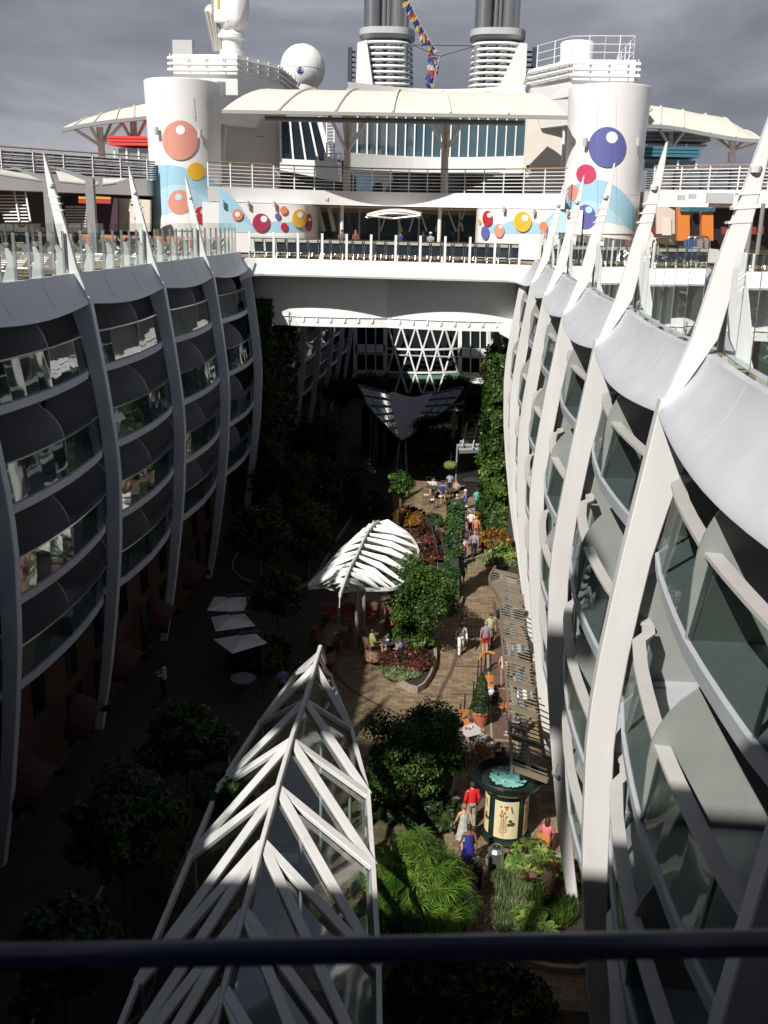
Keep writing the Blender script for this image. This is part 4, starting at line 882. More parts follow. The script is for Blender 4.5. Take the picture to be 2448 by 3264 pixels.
def atfeet(x,y,h,z0,frac=1.0):
    """spot on floor z0 whose head (h above it) is seen at pixel x,y"""
    p=PZ(x,y,z0+h*frac); return Vector((p.x,p.y,z0))
# ================================================================ LOUNGERS
def lounger(name,label,back,sling,frame,group):
    e=empty(name,(0,0,0),label,'sun lounger',group)
    f=MB()
    for s in(-1,1):
        f.tube((s*0.3,-0.5,0.34),(s*0.3,1.15,0.34),0.022,6)
    f.tube((-0.3,1.15,0.34),(0.3,1.15,0.34),0.022,6); f.build('frame',frame,e)
    for s in(-1,1):
        for y in(-0.25,0.9): MB().tube((s*0.3,y,0.34),(s*0.32,y+(-0.12 if y<0 else 0.12),0.0),0.02,6).build('leg',frame,e)
    MB().box((0,0.42,0.35),(0.56,1.4,0.015)).build('sling_seat',sling,e)
    a=back; L_=0.78
    b0=Vector((0,-0.28,0.36)); b1=b0+Vector((0,-math.cos(a)*L_,math.sin(a)*L_)); m=MB()
    m.add([b0+Vector((-0.27,0,0)),b0+Vector((0.27,0,0)),b1+Vector((0.27,0,0)),b1+Vector((-0.27,0,0))],[(0,1,2,3)]); bk=m.build('sling_back',sling,e); bk.modifiers.new('s','SOLIDIFY').thickness=0.015
    m=MB()
    for s in(-1,1): m.tube(b0+Vector((s*0.29,0,0)),b1+Vector((s*0.29,0,0)),0.02,6)
    m.tube(b1+Vector((-0.29,0,0)),b1+Vector((0.29,0,0)),0.02,6); m.build('back_frame',frame,e)
    pl=MB(); pl.add([b1+Vector((-0.24,-0.03,0.0)),b1+Vector((0.24,-0.03,0.0)),b1-(b1-b0)*0.2+Vector((0.24,-0.03,0)),b1-(b1-b0)*0.2+Vector((-0.24,-0.03,0))],[(0,1,2,3)]); p=pl.build('head_pad',cream,e); p.modifiers.new('s','SOLIDIFY').thickness=0.04
    return e
lab_all='sun lounger with '
L1=lounger('sun_lounger','dark navy lounger standing in the front row on the bridge deck',R_(76),navy,steel,'row of dark loungers on the bridge deck')
first=True; xs=frange(-12.9,3.0,23)
for k,x in enumerate(xs):
    o=L1 if k==0 else clone(L1); o.location=(x,62.9+0.1*random.random(),17.6); o.rotation_euler=(0,0,random.uniform(-.06,.06))
for k,x in enumerate(frange(-12.5,3.0,21)):
    o=clone(L1); o['label']='dark navy lounger in the second row on the bridge deck, behind the front row'; o.location=(x,64.7+0.1*random.random(),17.6); o.rotation_euler=(0,0,random.uniform(-.1,.1))
L2=lounger('sun_lounger','pale sling lounger with steel frame on the left pool deck',R_(50),mat('pale_sling',(0.42,0.43,0.42),0.7),chrome,'pale loungers on the left pool deck')
L3=lounger('sun_lounger','steel framed lounger with grey blue sling on the right pool deck',R_(40),mat('blue_sling',(0.09,0.12,0.16),0.7),chrome,'blue grey loungers on the right pool deck')
i=0
for r,x in enumerate((-15.6,-18.0,-20.3)):
    for y in frange(24,63,22):
        if y<30 and r==2: continue
        o=L2 if i==0 else clone(L2); i+=1; o.location=(x-random.random()*0.3,y+random.uniform(-.2,.2),17.75); o.rotation_euler=(0,0,R_(90)+random.uniform(-.15,.15)+(math.pi if r==1 else 0))
i=0
for r,x in enumerate((5.6,8.2,10.8)):
    for y in frange(14,62,26):
        if abs(y-32)<1.5 and r==0: continue
        o=L3 if i==0 else clone(L3); i+=1; o.location=(x+random.random()*0.3,y+random.uniform(-.2,.2),17.75); o.rotation_euler=(0,0,R_(-90)+random.uniform(-.2,.2)+(math.pi if r==1 else 0))
# orange chairs by the left bar: upright terracotta coloured backs
oc=empty('deck_chair',(0,0,0),'orange backed chair in the row before the left bar','chair','orange chairs before the left bar')
MB().box((0,0,0.45),(0.5,0.5,0.05)).build('seat',teak,oc); MB().box((0,-0.24,0.75),(0.48,0.05,0.55)).build('backrest',mat('orange_canvas',(0.55,0.20,0.09),0.8),oc)
for sx in(-1,1):
    for sy in(-1,1): MB().box((sx*0.2,sy*0.2,0.22),(0.04,0.04,0.44)).build('leg',teak,oc)
for k,x in enumerate(frange(-24.2,-15.2,13)):
    o=oc if k==0 else clone(oc); o.location=(x,60.5+0.4*(k%2),17.75); o.rotation_euler=(0,0,random.uniform(-.3,.3))
    if k: o.children[1].color=(1,1,1,1)
# ================================================================ SIDE DECKS 16
def side16(label,A,B,s_):
    t=empty('side_gallery',(A[0],A[1],21),label,'gallery'); A=Vector((*A,0));B=Vector((*B,0)); u=(B-A).normalized(); A=A-u*16 ; nrm=Vector((0,1,0))
    def P(t_,z,dy=0): p=A.lerp(B,t_); return Vector((p.x,p.y+dy,z))
    MB().loft([[P(t_,22.2),P(t_,21.2),P(t_,21.2,14),P(t_,22.2,14)] for t_ in(0,0.5,1)]).build('edge_band',white,t)
    for i in range(7): MB().tube(P(0,22.4+i*0.2,0.1),P(1,22.4+i*0.2,0.1),0.03 if i<6 else 0.05,6).build('rail_bar',white if i<6 else teak,t)
    for k in range(14): MB().bar(P(k/13,22.2,0.1),P(k/13,23.6,0.1),0.07,0.06).build('stanchion',white,t)
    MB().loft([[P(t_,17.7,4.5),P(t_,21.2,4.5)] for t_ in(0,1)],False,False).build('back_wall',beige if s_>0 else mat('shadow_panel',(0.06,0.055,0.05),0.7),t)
    return t,P
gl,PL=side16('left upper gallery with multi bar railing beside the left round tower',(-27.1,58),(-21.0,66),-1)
gr,PR=side16('right upper gallery with multi bar railing beside the right round tower',(17.5,62),(11.55,66),1)
stk=empty('lounger_stack',(0,0,0),'pile of folded dark loungers behind the upper gallery railing','lounger stack','piles of folded loungers on the upper galleries')
for k in range(8):
    MB().box((0.02*(k%3),0,0.12+k*0.145),(1.85,0.62,0.085)).build('folded_lounger',navy if k%3 else black,stk); 
mf=MB()
for k in range(8): mf.tube((-0.95,-0.34,0.05+k*0.145),(0.95,-0.34,0.07+k*0.145),0.022,5); mf.tube((-0.7+0.1*k,-0.35,0.05+k*0.145),(-0.4+0.1*k,-0.35,0.19+k*0.145),0.02,5)
mf.build('steel_frames',steel,stk)
i=0
for P_,N_ in((PL,14),(PR,13)):
    for k in range(N_):
        o=stk if i==0 else clone(stk); i+=1; o.location=P_((k+0.6)/N_,22.2,0.9+0.3*random.random()); o.rotation_euler=(0,0,random.uniform(-.15,.15)+ (0.9 if P_ is PL else -0.6))
# left bar bits
q=lambda x,y,Y=62: PY(x,y,Y)
lb=empty('left_bar',(-22,66,17.75),'left deck bar with red and yellow signs under the gallery and beige door wall','bar')
MB().prism([q(254,428,65),q(324,432,65),q(324,500,65),q(254,500,65)],(0,0.3,0)).build('beige_wall',beige,lb)
MB().prism([q(278,452,64.9),q(301,452,64.9),q(301,500,64.9),q(278,500,64.9)],(0,-0.05,0)).build('door',mat('door_paint',(0.66,0.62,0.55),0.5),lb)
bevel(MB().prism([q(291,468,64.8),q(296,468,64.8),q(296,474,64.8),q(291,474,64.8)],(0,-0.05,0)).build('red_sign',mat('red_sign',(0.5,0.02,0.02),0.5),lb),0.005)
MB().prism([q(276,433,64.8),q(287,433,64.8),q(287,436,64.8),q(276,436,64.8)],(0,-0.05,0)).build('exit_sign',mat('green_sign',(0.01,0.12,0.03),0.5),lb)
for x0q,x1q,cc in((171,204,'a'),(208,240,'b')):
    MB().prism([q(x0q,424,61.5),q(x1q,426,61.5),q(x1q,431,61.5),q(x0q,430,61.5)],(0,-0.1,0)).build('yellow_sign',mat('mustard',(0.5,0.3,0.03),0.6),lb)
    MB().prism([q(x0q,431,61.5),q(x1q,432,61.5),q(x1q,440,61.5),q(x0q,439,61.5)],(0,-0.1,0)).build('red_sign_board',mat('bar_red',(0.4,0.03,0.03),0.6),lb)
MB().prism([q(62,428,64),q(254,428,64),q(254,500,64),q(62,500,64)],(0,0.3,0)).build('dark_interior',mat('plum_panel',(0.05,0.02,0.035),0.7),lb)
m=MB()
for k in range(8): m.prism([q(141,445+k*6,62.5),q(187,445+k*6,62.5),q(187,448.5+k*6,62.5),q(141,448.5+k*6,62.5)],(0,0.05,0))
m.build('slatted_screen',lgrey,lb)
st=empty('deck_staircase',q(50,495,58),'white open tread staircase at the far left of the pool deck','staircase')
a0,b0=q(2,420,60),q(95,420,60)
for k in range(9): MB().prism([q(-14+3*k,421+7*k,60-k*.3),q(52+k*1.2,421+7*k,60-k*.3),q(52+k*1.2,423.5+7*k,60-k*.3),q(-14+3*k,423.5+7*k,60-k*.3)],(0,0.35,0)).build('tread',white,st)
for x in(54,30): MB().tube(q(x,410,60),q(x+12,478,57.5),0.05,6).build('handrail',white,st)
for k in range(7): MB().tube(q(54+1.5*k,414+9*k,60-k*.35),q(55+1.5*k,427+8*k,60-k*.35),0.03,5).build('baluster',white,st)
# cream awnings on grey posts
ag='cream awnings on grey posts along the left deck'
for pts,px_,lb_ in (([(0,365),(106,385),(106,391),(0,375)],107,'left'),([(120,368),(212,392),(212,398),(128,390)],198,'middle'),([(222,385),(278,385),(250,394),(222,397)],None,'right')):
    cen=q(sum(p[0] for p in pts)/4,380,52); t=empty('cream_awning',(cen.x,52,17.75),'%s cream fabric awning panel in front of the left bar'%{'left':'leftmost','middle':'middle','right':'smallest, rightmost'}[lb_],'awning',ag)
    a,b,c,d=[q(x,y,52) for x,y in pts]; a.y=b.y=55.5; aa=q(pts[0][0],pts[0][1],55.5); bb=q(pts[1][0],pts[1][1],55.5)
    MB().loft([[aa,bb],[d,c]],False,False).build('canvas',cream,t); 
    MB().path([d+Vector((0,-0.05,-0.05)),c+Vector((0,-0.05,-0.05))],0.08,6).build('edge_tube',mgrey,t)
    if px_:
        p0=q(px_-4,392,50); p1=Vector((p0.x,50,17.75)); MB().box(((p0.x),50,(p0.z+17.75)/2),(0.42,0.3,p0.z-17.75)).build('post',mgrey,t)
        MB().prism([q(px_-85,361,50),q(px_-75,360,50),q(px_+2,386,50),q(px_+4,395,50),q(px_-6,394,50)],(0,0.3,0)).build('beam',mgrey,t)
# right bar
rb=empty('right_bar',(13,64,17.75),'right deck bar with orange pillars and teal glass tiles under the gallery','bar')
MB().prism([q(1418,447,65.4),q(1465,447,65.4),q(1465,505,65.4),q(1418,505,65.4)],(0,0.3,0)).build('beige_wall',mat('warm_wall',(0.60,0.50,0.42),0.6),rb)
MB().prism([q(1412,494,64.5),q(1417,494,64.5),q(1417,500,64.5),q(1412,500,64.5)],(0,-0.05,0)).build('red_sign',MATS['red_sign'],rb)
MB().prism([q(1430,470,65.3),q(1450,470,65.3),q(1450,508,65.3),q(1430,508,65.3)],(0,-0.04,0)).build('door',MATS['door_paint'],rb)
ora=mat('orange_panel',(0.60,0.19,0.03),0.5)
for x0q,x1q in((1464,1490),(1516,1541)): MB().prism([q(x0q,447,62),q(x1q,447,62),q(x1q,520,62),q(x0q,520,62)],(0,0.6,0)).build('orange_pillar',ora,rb)
MB().prism([q(1470,448,61.8),q(1545,448,61.8),q(1545,457,61.8),q(1470,457,61.8)],(0,0.3,0)).build('tile_frieze',mat('teal_tiles',(0.05,0.16,0.20),0.25,var=0.5,vscale=3),rb)
MB().prism([q(1460,450,64.5),q(1700,450,64.5),q(1700,540,64.5),q(1460,540,64.5)],(0,0.3,0)).build('dark_interior',black,rb)
MB().prism([q(1485,518,58),q(1505,518,58),q(1505,551,58),q(1485,551,58)],(0,1,0)).build('blue_chest',mat('blue_paint',(0.01,0.09,0.30),0.4),rb)
MB().prism([q(1507,517,60),q(1534,517,60),q(1534,551,60),q(1507,551,60)],(0,1,0)).build('bar_counter',mat('bar_front',(0.25,0.2,0.16),0.6),rb)
for k in range(6): MB().prism([q(1560+16*k,490-3*(k%2),60),q(1570+16*k,490-3*(k%2),60),q(1570+16*k,506,60),q(1560+16*k,506,60)],(0,0.3,0)).build('bar_stool',mat('dark_red',(0.2,0.03,0.03),0.6),rb)
for k in range(3): MB().lathe([(0.12,0),(0.12,3.6)],(q(1600+22*k,480,58).x,58,17.75),10).build('column',mgrey,rb)
for x,y in((1472,427),(1496,424),(1554,428)):
    p=PR(0.5,21.7); pp=q(x,y,63.2); MB().box(pp,(0.4 if x!=1554 else 1.5,0.35,0.3 if x!=1554 else 0.6)).build('floodlight',lgrey,rb)
# whirlpool rails on right
wh=empty('whirlpool_rail',(12,40,17.75),'curved steel handrails of a raised whirlpool on the right deck','handrail')
for x0q,x1q,yt,Y in((1418,1430,515,40),(1492,1500,512,38),(1505,1512,512,38)):
    MB().path(spline([q(x0q-8,555,Y),q(x0q-6,yt+8,Y),q(x0q,yt,Y),q(x1q+14,yt,Y),q(x1q+20,yt+10,Y),q(x1q+20,550,Y)],4),0.04,8).build('rail',chrome,wh)
# deck people
person('woman in a blue and white striped swimsuit and sunglasses on the right pool deck',atfeet(1325,502,1.7,17.75),R_(190),1.7,'stand','forward',('swimsuit',(0.22,0.26,0.40)),None,('hair_long',(0.12,0.06,0.03)),SKIN3,pat=True)
def seatdeck(l,x,y,col,hc,f=R_(200),sk=SKIN,top='shirt'): return person(l,atfeet(x,y,1.36,17.75),f,1.7,'sit','down',(top,col),('shorts',(0.05,0.06,0.12)),('hair_short',hc),sk)
seatdeck('man in an orange red shirt seated behind the right windscreen',1393,520,(0.65,0.05,0.02),(0.06,0.03,0.02),R_(170))
seatdeck('reddish haired woman seated beside the farthest right fins',1229,505,(0.35,0.12,0.08),(0.25,0.08,0.04))
seatdeck('person in a red top seated beside the third right fin',1243,507,(0.6,0.08,0.07),(0.1,0.05,0.03))
person('blonde woman in a navy polo standing by the right bar',atfeet(1555,488,1.65,17.75),R_(120),1.65,'stand','forward',('shirt',(0.015,0.02,0.06)),('trousers',(0.35,0.31,0.12)),('hair_short',(0.50,0.33,0.12)),SKIN3)
person('man in black standing at the far right edge near the bar',atfeet(1645,490,1.75,17.75),R_(150),1.75,'stand','down',('shirt',(0.01,0.01,0.012)),('trousers',(0.02,0.02,0.02)),('hair_short',(0.02,0.01,0.01)),SKIN2)
person('man in a white shirt standing on the upper terrace by the railing',Vector((PY(1144,350,66.9).x,69.0,21.9)),R_(200),1.8,'stand','down',('shirt',(0.55,0.55,0.58)),('shorts',(0.03,0.035,0.05)),('hair_short',(0.02,0.012,0.01)),SKIN2)
def bk(l,x,y,col,hc,sk=SKIN,cap=None,pat=False,Yp=67): p=PY(x,y,Yp); person(l,Vector((p.x,Yp,17.6)),R_(170 if x%2 else 30),1.72,'stand','forward',('shirt',col),('shorts',(0.05,0.05,0.06)),('hair_short',hc),sk,pat,cap)
bk('man in a white cap and pale patterned shirt behind the dark loungers',931,495,(0.30,0.34,0.40),(0.1,0.1,0.1),SKIN3,(0.75,0.75,0.75),True)
bk('tall man in black left of the white capped man',916,488,(0.01,0.01,0.012),(0.02,0.01,0.01),SKIN2,Yp=70)
bk('person in a blue and yellow shirt under the hanging canopy',866,492,(0.03,0.07,0.22),(0.05,0.03,0.02),SKIN,None,True,Yp=69)
bk('person in grey behind the loungers near the left column',739,492,(0.12,0.12,0.13),(0.05,0.03,0.02),Yp=69)
bk('woman in dark red behind the loungers left of the canopy',769,495,(0.16,0.05,0.05),(0.2,0.1,0.05),Yp=69)
seatdeck('man with sunglasses in pale blue seated at the far left deck',25,489,(0.25,0.35,0.5),(0.03,0.02,0.015),R_(150))
seatdeck('dark haired person seated second from the left on the left deck',82,492,(0.35,0.13,0.1),(0.06,0.03,0.015),R_(150))
# signal flags
def flagline(label,A,B,n,sag):
    t=empty('signal_flag_line',A,label,'flag string'); A=Vector(A);B=Vector(B); pts=[A.lerp(B,k/20)+Vector((0,0,-sag*math.sin(math.pi*k/20))) for k in range(21)]
    MB().path(pts,0.05,4).build('line',lgrey,t); cols=[(0.05,0.06,0.22),(0.5,0.36,0.08),(0.42,0.07,0.06),(0.5,0.5,0.5),(0.04,0.06,0.2),(0.55,0.42,0.1)]
    for k in range(n):
        p=A.lerp(B,(k+0.5)/n)+Vector((0,0,-sag*math.sin(math.pi*(k+0.5)/n))); w_=random.uniform(0.6,1.3); ang=random.uniform(-0.9,0.5); u=Vector((-math.cos(ang),0.3,math.sin(ang)*0.8)); dn=Vector((random.uniform(-.3,.3),0.1,-random.uniform(0.45,0.8)))
        m=MB(); n_=4
        m.loft([[p+u*w_*i/n_+Vector((0,0.15*math.sin(i*2),0)),p+u*w_*i/n_+dn+Vector((0,0.15*math.sin(i*2+1),0))] for i in range(n_+1)],False,False); o=m.build('flag',paint,t); o.color=(*cols[(k*5+k//3)%6],1)
flagline('long string of coloured signal flags between the two funnels',PY(880,-10,150),PY(946,112,150),24,0.5)
flagline('short lower string of signal flags above the membrane roof',PY(950,122,120),PY(936,190,120),12,-0.3)
wr=empty('stay_wires',PY(950,120,150),'thin stay wires between the funnels','wire')
MB().tube(PY(890,97,150),PY(1025,99,150),0.05,4).build('wire',dgrey,wr); MB().tube(PY(890,97,150),PY(950,122,150),0.05,4).build('wire',dgrey,wr); MB().tube(PY(950,122,150),PY(1025,100,150),0.05,4).build('wire',dgrey,wr)
# ================================================================ PARK STRUCTURES
def cz(ox,oy,s):  # zoomed crop -> working coords
    return lambda x,y:((ox+x/s)/D,(oy+y/s)/D)
c1=cz(500,2000,2.0738); c2=cz(950,1600,3.318); c3=cz(1100,1000,2.765); c5=cz(1150,1900,2.37); c6=cz(400,2400,1.8433); c7=cz(1200,2400,2.0738); c8=cz(1150,1450,3.318)
# ---- glazed leaf roof in front (bare white chevrons)
RX_=-4.5; EZ=3.9
rn=[PX(*c1(1082,135),RX_)]+[PX(*c1(*p),RX_) for p in((1045,255),(980,480),(890,745),(800,1060),(700,1420))]+[PX(528,1968,RX_),PX(484,2136,RX_),PX(440,2320,RX_),PX(395,2520,RX_)]
re=[PZ(*p,EZ) for p in(c1(1140,320),c1(1285,675),c1(1397,1110),(806,1872),(818,2090),(822,2380),(815,2700),(800,3000))]
le=[PZ(*p,EZ) for p in(c1(920,310),c1(680,640),c1(410,1060),c1(225,1515),(297,2126),(180,2420),(40,2800),(-120,3100))]
gr_=empty('glazed_leaf_roof',(-4.5,25,0),'large leaf shaped glass roof with bare white chevron beams in the foreground','glass roof')
bevel(MB().path(rn,0,flat=(0.13,0.26)).build('ridge_beam',white2,gr_),0.02,1)
def bm(a,b,w=0.25,h=0.14,nm='rafter'):
    bevel(MB().bar(a,b,w,h).build(nm,white2,gr_),0.015,1)
bm(rn[0],re[0]*0.5+rn[0]*0.5,0.1,0.16,'edge_beam')
for E_ in(re,le):
    MB().path([rn[0].lerp(rn[1],0.4)]+E_,0,flat=(0.12,0.18)).build('edge_beam',white2,gr_)
    for i in range(1,8):
        n_=rn[i]; bm(n_+Vector((0,0,-0.02)),E_[i-1]); 
        if i<8: bm(n_+Vector((0,0,-0.05)),E_[min(i,7)])
    for i in range(1,7):
        d_=Vector((0,0,-0.12)); MB().quad(rn[i]+d_,E_[i-1]+d_,E_[i]+d_).build('roof_pane',rglass,gr_); MB().quad(rn[i]+d_,E_[i]+d_,rn[i+1]+d_).build('roof_pane',rglass,gr_)
    for i in range(1,7,1):
        if E_[i].y<6: continue
        MB().tube((E_[i].x*0.97-0.1,E_[i].y,0),(E_[i].x*0.97-0.1,E_[i].y,EZ-0.1),0.05,8).build('post',lgrey,gr_)
    for i in range(1,6): MB().quad(Vector((E_[i].x*0.97-0.1,E_[i].y,0.1)),Vector((E_[i+1].x*0.97-0.1,E_[i+1].y,0.1)),Vector((E_[i+1].x*0.97-0.1,E_[i+1].y,EZ-0.2)),Vector((E_[i].x*0.97-0.1,E_[i].y,EZ-0.2))).build('wall_pane',rglass,gr_)
for y_,w_ in((22.5,2.2),(19.0,2.8),(26.5,1.6)):
    MB().box((-4.4,y_,0.4),(w_*0.8,0.5,0.08)).box((-4.4,y_,0.2),(0.3,0.3,0.36)).build('display_shelf',lgrey,gr_)
    MB().tube((-3.9,y_+1,0),(-3.9,y_+1,4.4),0.05).build('post',lgrey,gr_)
# ---- white louvred leaf canopy
lc=empty('louvred_leaf_canopy',(-4.2,45,0),'white leaf shaped canopy of overlapping slanted ribs over the lounge seating','canopy')
rp=[(850,212,53.0),(790,262,50.5),(735,330,48.5),(690,420,46.8),(650,510,45.2),(600,610,43.6),(555,690,42.4),(515,790,41.2),(480,890,40.2),(443,990,39.2)]
RD=spline([PY(*c2(x,y),Y) for x,y,Y in rp],4)
EZ2=3.7
rE=spline([PZ(*c2(*p),EZ2) for p in[(880,205),(1010,240),(1120,300),(1205,385),(1262,480),(1275,580),(1250,690),(1180,790),(1090,870),(1000,905),(905,912),(760,915),(615,915),(470,935)]],3)
lE=spline([PZ(*c2(*p),EZ2) for p in[(840,215),(770,260),(690,310),(600,380),(500,460),(400,560),(310,670),(210,780),(110,885),(180,890),(270,885),(360,905),(450,930)]],3)
bevel(MB().path(RD,0,flat=(0.11,0.22)).build('ridge_beam',white2,lc),0.01,1)
for EE,ni in((rE,13),(lE,13)):
    MB().path([e+Vector((0,0,-0.05)) for e in EE],0,flat=(0.10,0.16)).build('edge_beam',white2,lc)
    for i in range(ni):
        t=(i+0.2)/ni; a=RD[int(t*(len(RD)-3))]; t2=min(1,t*0.90+0.10); b=EE[int(t2*(len(EE)-1))]; a2=RD[min(len(RD)-2,int(t*(len(RD)-3))+1)]
        dirv=(b-a).normalized(); side=Vector((0,-1,0)); w=0.36
        mid=a.lerp(b,0.5)+Vector((0,0,0.10)); e1=b
        top=[a+Vector((0,0,0.02)),mid+side*w*0.9+Vector((0,0,0.10)),e1+Vector((0,0,0.04)),mid+Vector((0,0,-0.12))]
        m=MB(); m.prism([a+Vector((0,0,0.02)),a+side*w*0.45+Vector((0,0,-0.03)),mid+side*w+Vector((0,0,0.02)),e1+side*w*0.30+Vector((0,0,0.0)),e1+Vector((0,0,0.05)),mid+Vector((0,0.10,0.16))],(0,0.01,-0.035)); m.build('rib',white,lc)
    # grey glass between ribs
    g=MB(); k_=24
    g.loft([[RD[int(i/k_*(len(RD)-2))]+Vector((0,0,-0.14)),EE[int(i/k_*(len(EE)-1))]+Vector((0,0,-0.05))] for i in range(k_+1)],False,False); g.build('glass_skin',rglass,lc)
for p in(PZ(770,1400,0),PZ(785,1360,0)): MB().tube(p,(p.x,p.y,4.0),0.09,12).build('column',lgrey,lc)
p=RD[-1]; MB().tube(p,p+Vector((0,-0.15,-0.5)),0.02,6).build('finial',white2,lc)
# ---- V shaped pavilion
vp=empty('glass_pavilion',(-4,84,0),'glass roofed pavilion with a grey metal tongue pointing at the viewer','pavilion')
def vq(x,y): Y=88-(y-640)/470*12; return PY(*c3(x,y),Y)
tn=[vq(*p) for p in((385,705),(400,690),(430,688),(480,705),(530,722),(590,733),(650,728),(700,715),(770,703))]
t2=[vq(*p) for p in((400,820),(430,815),(460,815),(490,822),(530,828),(590,830),(640,828),(680,825),(705,815))]
t3=[vq(*p) for p in((445,950),(465,950),(485,950),(505,950),(530,950),(555,950),(575,950),(595,950),(612,950))]
t4=[vq(*p) for p in((470,1100),(478,1108),(486,1112),(495,1114),(505,1114),(515,1114),(525,1112),(536,1108),(545,1100))]
MB().loft([tn,t2,t3,t4],False,False).build('metal_tongue',mat('zinc',(0.33,0.35,0.42),0.45,var=0.08),vp)
for s_ in((385,950,455,955,480,1085),(655,960,600,955,552,1085)): a=[vq(*s_[i:i+2])+Vector((0,0,-0.1)) for i in(0,2,4)]; MB().prism(a,(0,0,-0.08)).build('side_fin',MATS['zinc'],vp)
MB().path([vq(470,1100),vq(500,1128),vq(545,1100)],0.15,8).build('nose_rim',dgrey,vp)
for oc_,ic in((((120,630),(165,720),(200,810),(265,890),(320,950),(380,1010),(470,1100)),((385,705),(392,760),(402,820),(420,880),(440,940),(455,1010),(475,1105))),(((1040,652),(1000,735),(950,800),(860,870),(760,930),(670,1000),(545,1100)),((770,705),(740,760),(705,815),(670,870),(630,930),(600,990),(545,1105)))):
    O=[vq(*p) for p in oc_]; I=[vq(*p) for p in ic]
    MB().loft([[o,i] for o,i in zip(O,I)],False,False).build('roof_glass',mat('roof_pane_tint',(0.05,0.07,0.075),0.06,spec=1),vp)
    for k in range(len(O)): MB().bar(O[k]+Vector((0,0,0.05)),I[k]+Vector((0,0,0.05)),0.08,0.1).build('glazing_bar',lgrey,vp)
    MB().path([o+Vector((0,0,0.03)) for o in O],0.08,6).build('roof_edge',mgrey,vp)
    for f in(0.33,0.66): MB().path([o.lerp(i,f)+Vector((0,0,0.03)) for o,i in zip(O,I)],0.04,6).build('glazing_bar',lgrey,vp)
for x in(230,262,285,350): a=vq(x,870); MB().tube((a.x,a.y,0),(a.x,a.y,4.2),0.09,8).build('post',mgrey,vp)
for x,x2 in((480,450),(530,552)): a=vq(x,1100); b=PZ(*c3(x2,1370),0); MB().tube(a+Vector((0,0.4,-0.2)),(b.x*0.98,a.y+0.5,0),0.1,8).build('raking_leg',mgrey,vp)
MB().box((-4.2,88,1.9),(9,3,3.8)).build('glazed_room',darkglass,vp)
a=vq(965,770); MB().box((a.x,a.y,2.1),(0.35,0.4,4.2)).build('white_pier',white,vp)
# ---- far end wall with lattice
ew=empty('end_wall',(-5,114,0),'glazed far end wall of the garden with a white diamond lattice between two window bays','building')
YE=114.
e_=lambda x,y,Y=YE: PY(*c3(x,y),Y)
MB().box((-5,YE+0.5,9),(22,0.6,18)).build('dark_glazing',mat('matte_glazing',(0.010,0.014,0.018),0.6,spec=0.1),ew)
def lat(p0,p1,nm='lattice_bar',w=0.17): 
    def bow(x,y): u=(x-690)/320.; return PY(*c3(x,y),YE-1.6*(1-u*u))
    MB().bar(bow(*p0),bow(*p1),w,w).build(nm,white,ew)
tops=[375,500,625,752,880,1000]
for i in range(-1,6):
    x=375+125*i+ 60
    for y0,y1,sh in((110,310,0),(310,515,0),(515,700,0)): pass
for i in range(6):
    xa=372+126*i
    # zigzag down three storeys
    if i<5:
        lat((xa+0,110) if i else (385,130),(xa+58,310)); lat((xa+126,110),(xa+62,310)); lat((xa+60,310),(xa+118,512)); lat((xa+60,310),(xa+4,500))
    if i in(1,2,3,4): lat((xa+0,512) if i>0 else(0,0),(xa-60 if i>0 else 0,695)); lat((xa-8,512),(xa+50,695))
for y,yy in((310,320),(515,520)):
    for k in range(10): 
        xx=375+62.5*k; u0=(k-5)/5; lat((xx,y+8*(1-u0*u0)-3),(xx+62.5,y+8*(1-((k-4)/5)**2)-3),'ring_beam',0.2)
MB().loft([[PY(*c3(375+25*k,525),YE-0.3-1.2*(1-((k-12.5)/12.5)**2)),PY(*c3(375+25*k,575),YE-0.3-1.2*(1-((k-12.5)/12.5)**2))] for k in range(26)],False,False).build('green_glass_band',mat('green_glass',(0.12,0.25,0.22),0.25,spec=1),ew)
for x0q,x1q,sub in((90,355,(185,268)),(1012,1262,(1105,1190))):
    for x in(x0q,x1q)+sub: MB().bar(e_(x,100),e_(x,515 if x0q<500 else 535),0.45 if x in(x0q,x1q) else 0.12,0.3).build('window_frame',white,ew)
    MB().bar(e_(x0q,303 if x0q<500 else 335),e_(x1q,308 if x0q<500 else 345),0.3,0.9).build('floor_band',white,ew)
    MB().bar(e_(x0q,515 if x0q<500 else 530),e_(x1q,518 if x0q<500 else 545),0.3,0.5).build('floor_band',white,ew)
MB().prism([e_(1200,375,YE-.1),e_(1262,378,YE-.1),e_(1262,530,YE-.1),e_(1196,530,YE-.1)],(0,-0.1,0)).build('brick_pier',brick,ew)
MB().prism([e_(1008,552,YE-2),e_(1280,585,YE-2),e_(1280,628,YE-2),e_(1008,600,YE-2)],(0,1,0)).build('frieze_panel',white,ew)
for k in range(4):
    x,y=1062+56*k,562+7*k; m=MB()
    for pl in(((0,0),(42,4),(42,22),(0,18),(0,0)),((8,14),(8,6),(16,7),(16,15)),((24,16),(24,8),(34,9),(34,17))): m.path([e_(x+a,y+b,YE-2.03) for a,b in pl],0.03,4)
    m.build('meander_mark',dgrey,ew)
MB().box((-4.8,112.7,5.2),(15,0.3,0.12)).build('balcony_edge',lgrey,ew)
MB().prism([e_(60,535,YE-1.5),e_(330,520,YE-1.5),e_(330,548,YE-1.5),e_(60,570,YE-1.5)],(0,1,0)).build('balcony_front',lgrey,ew)
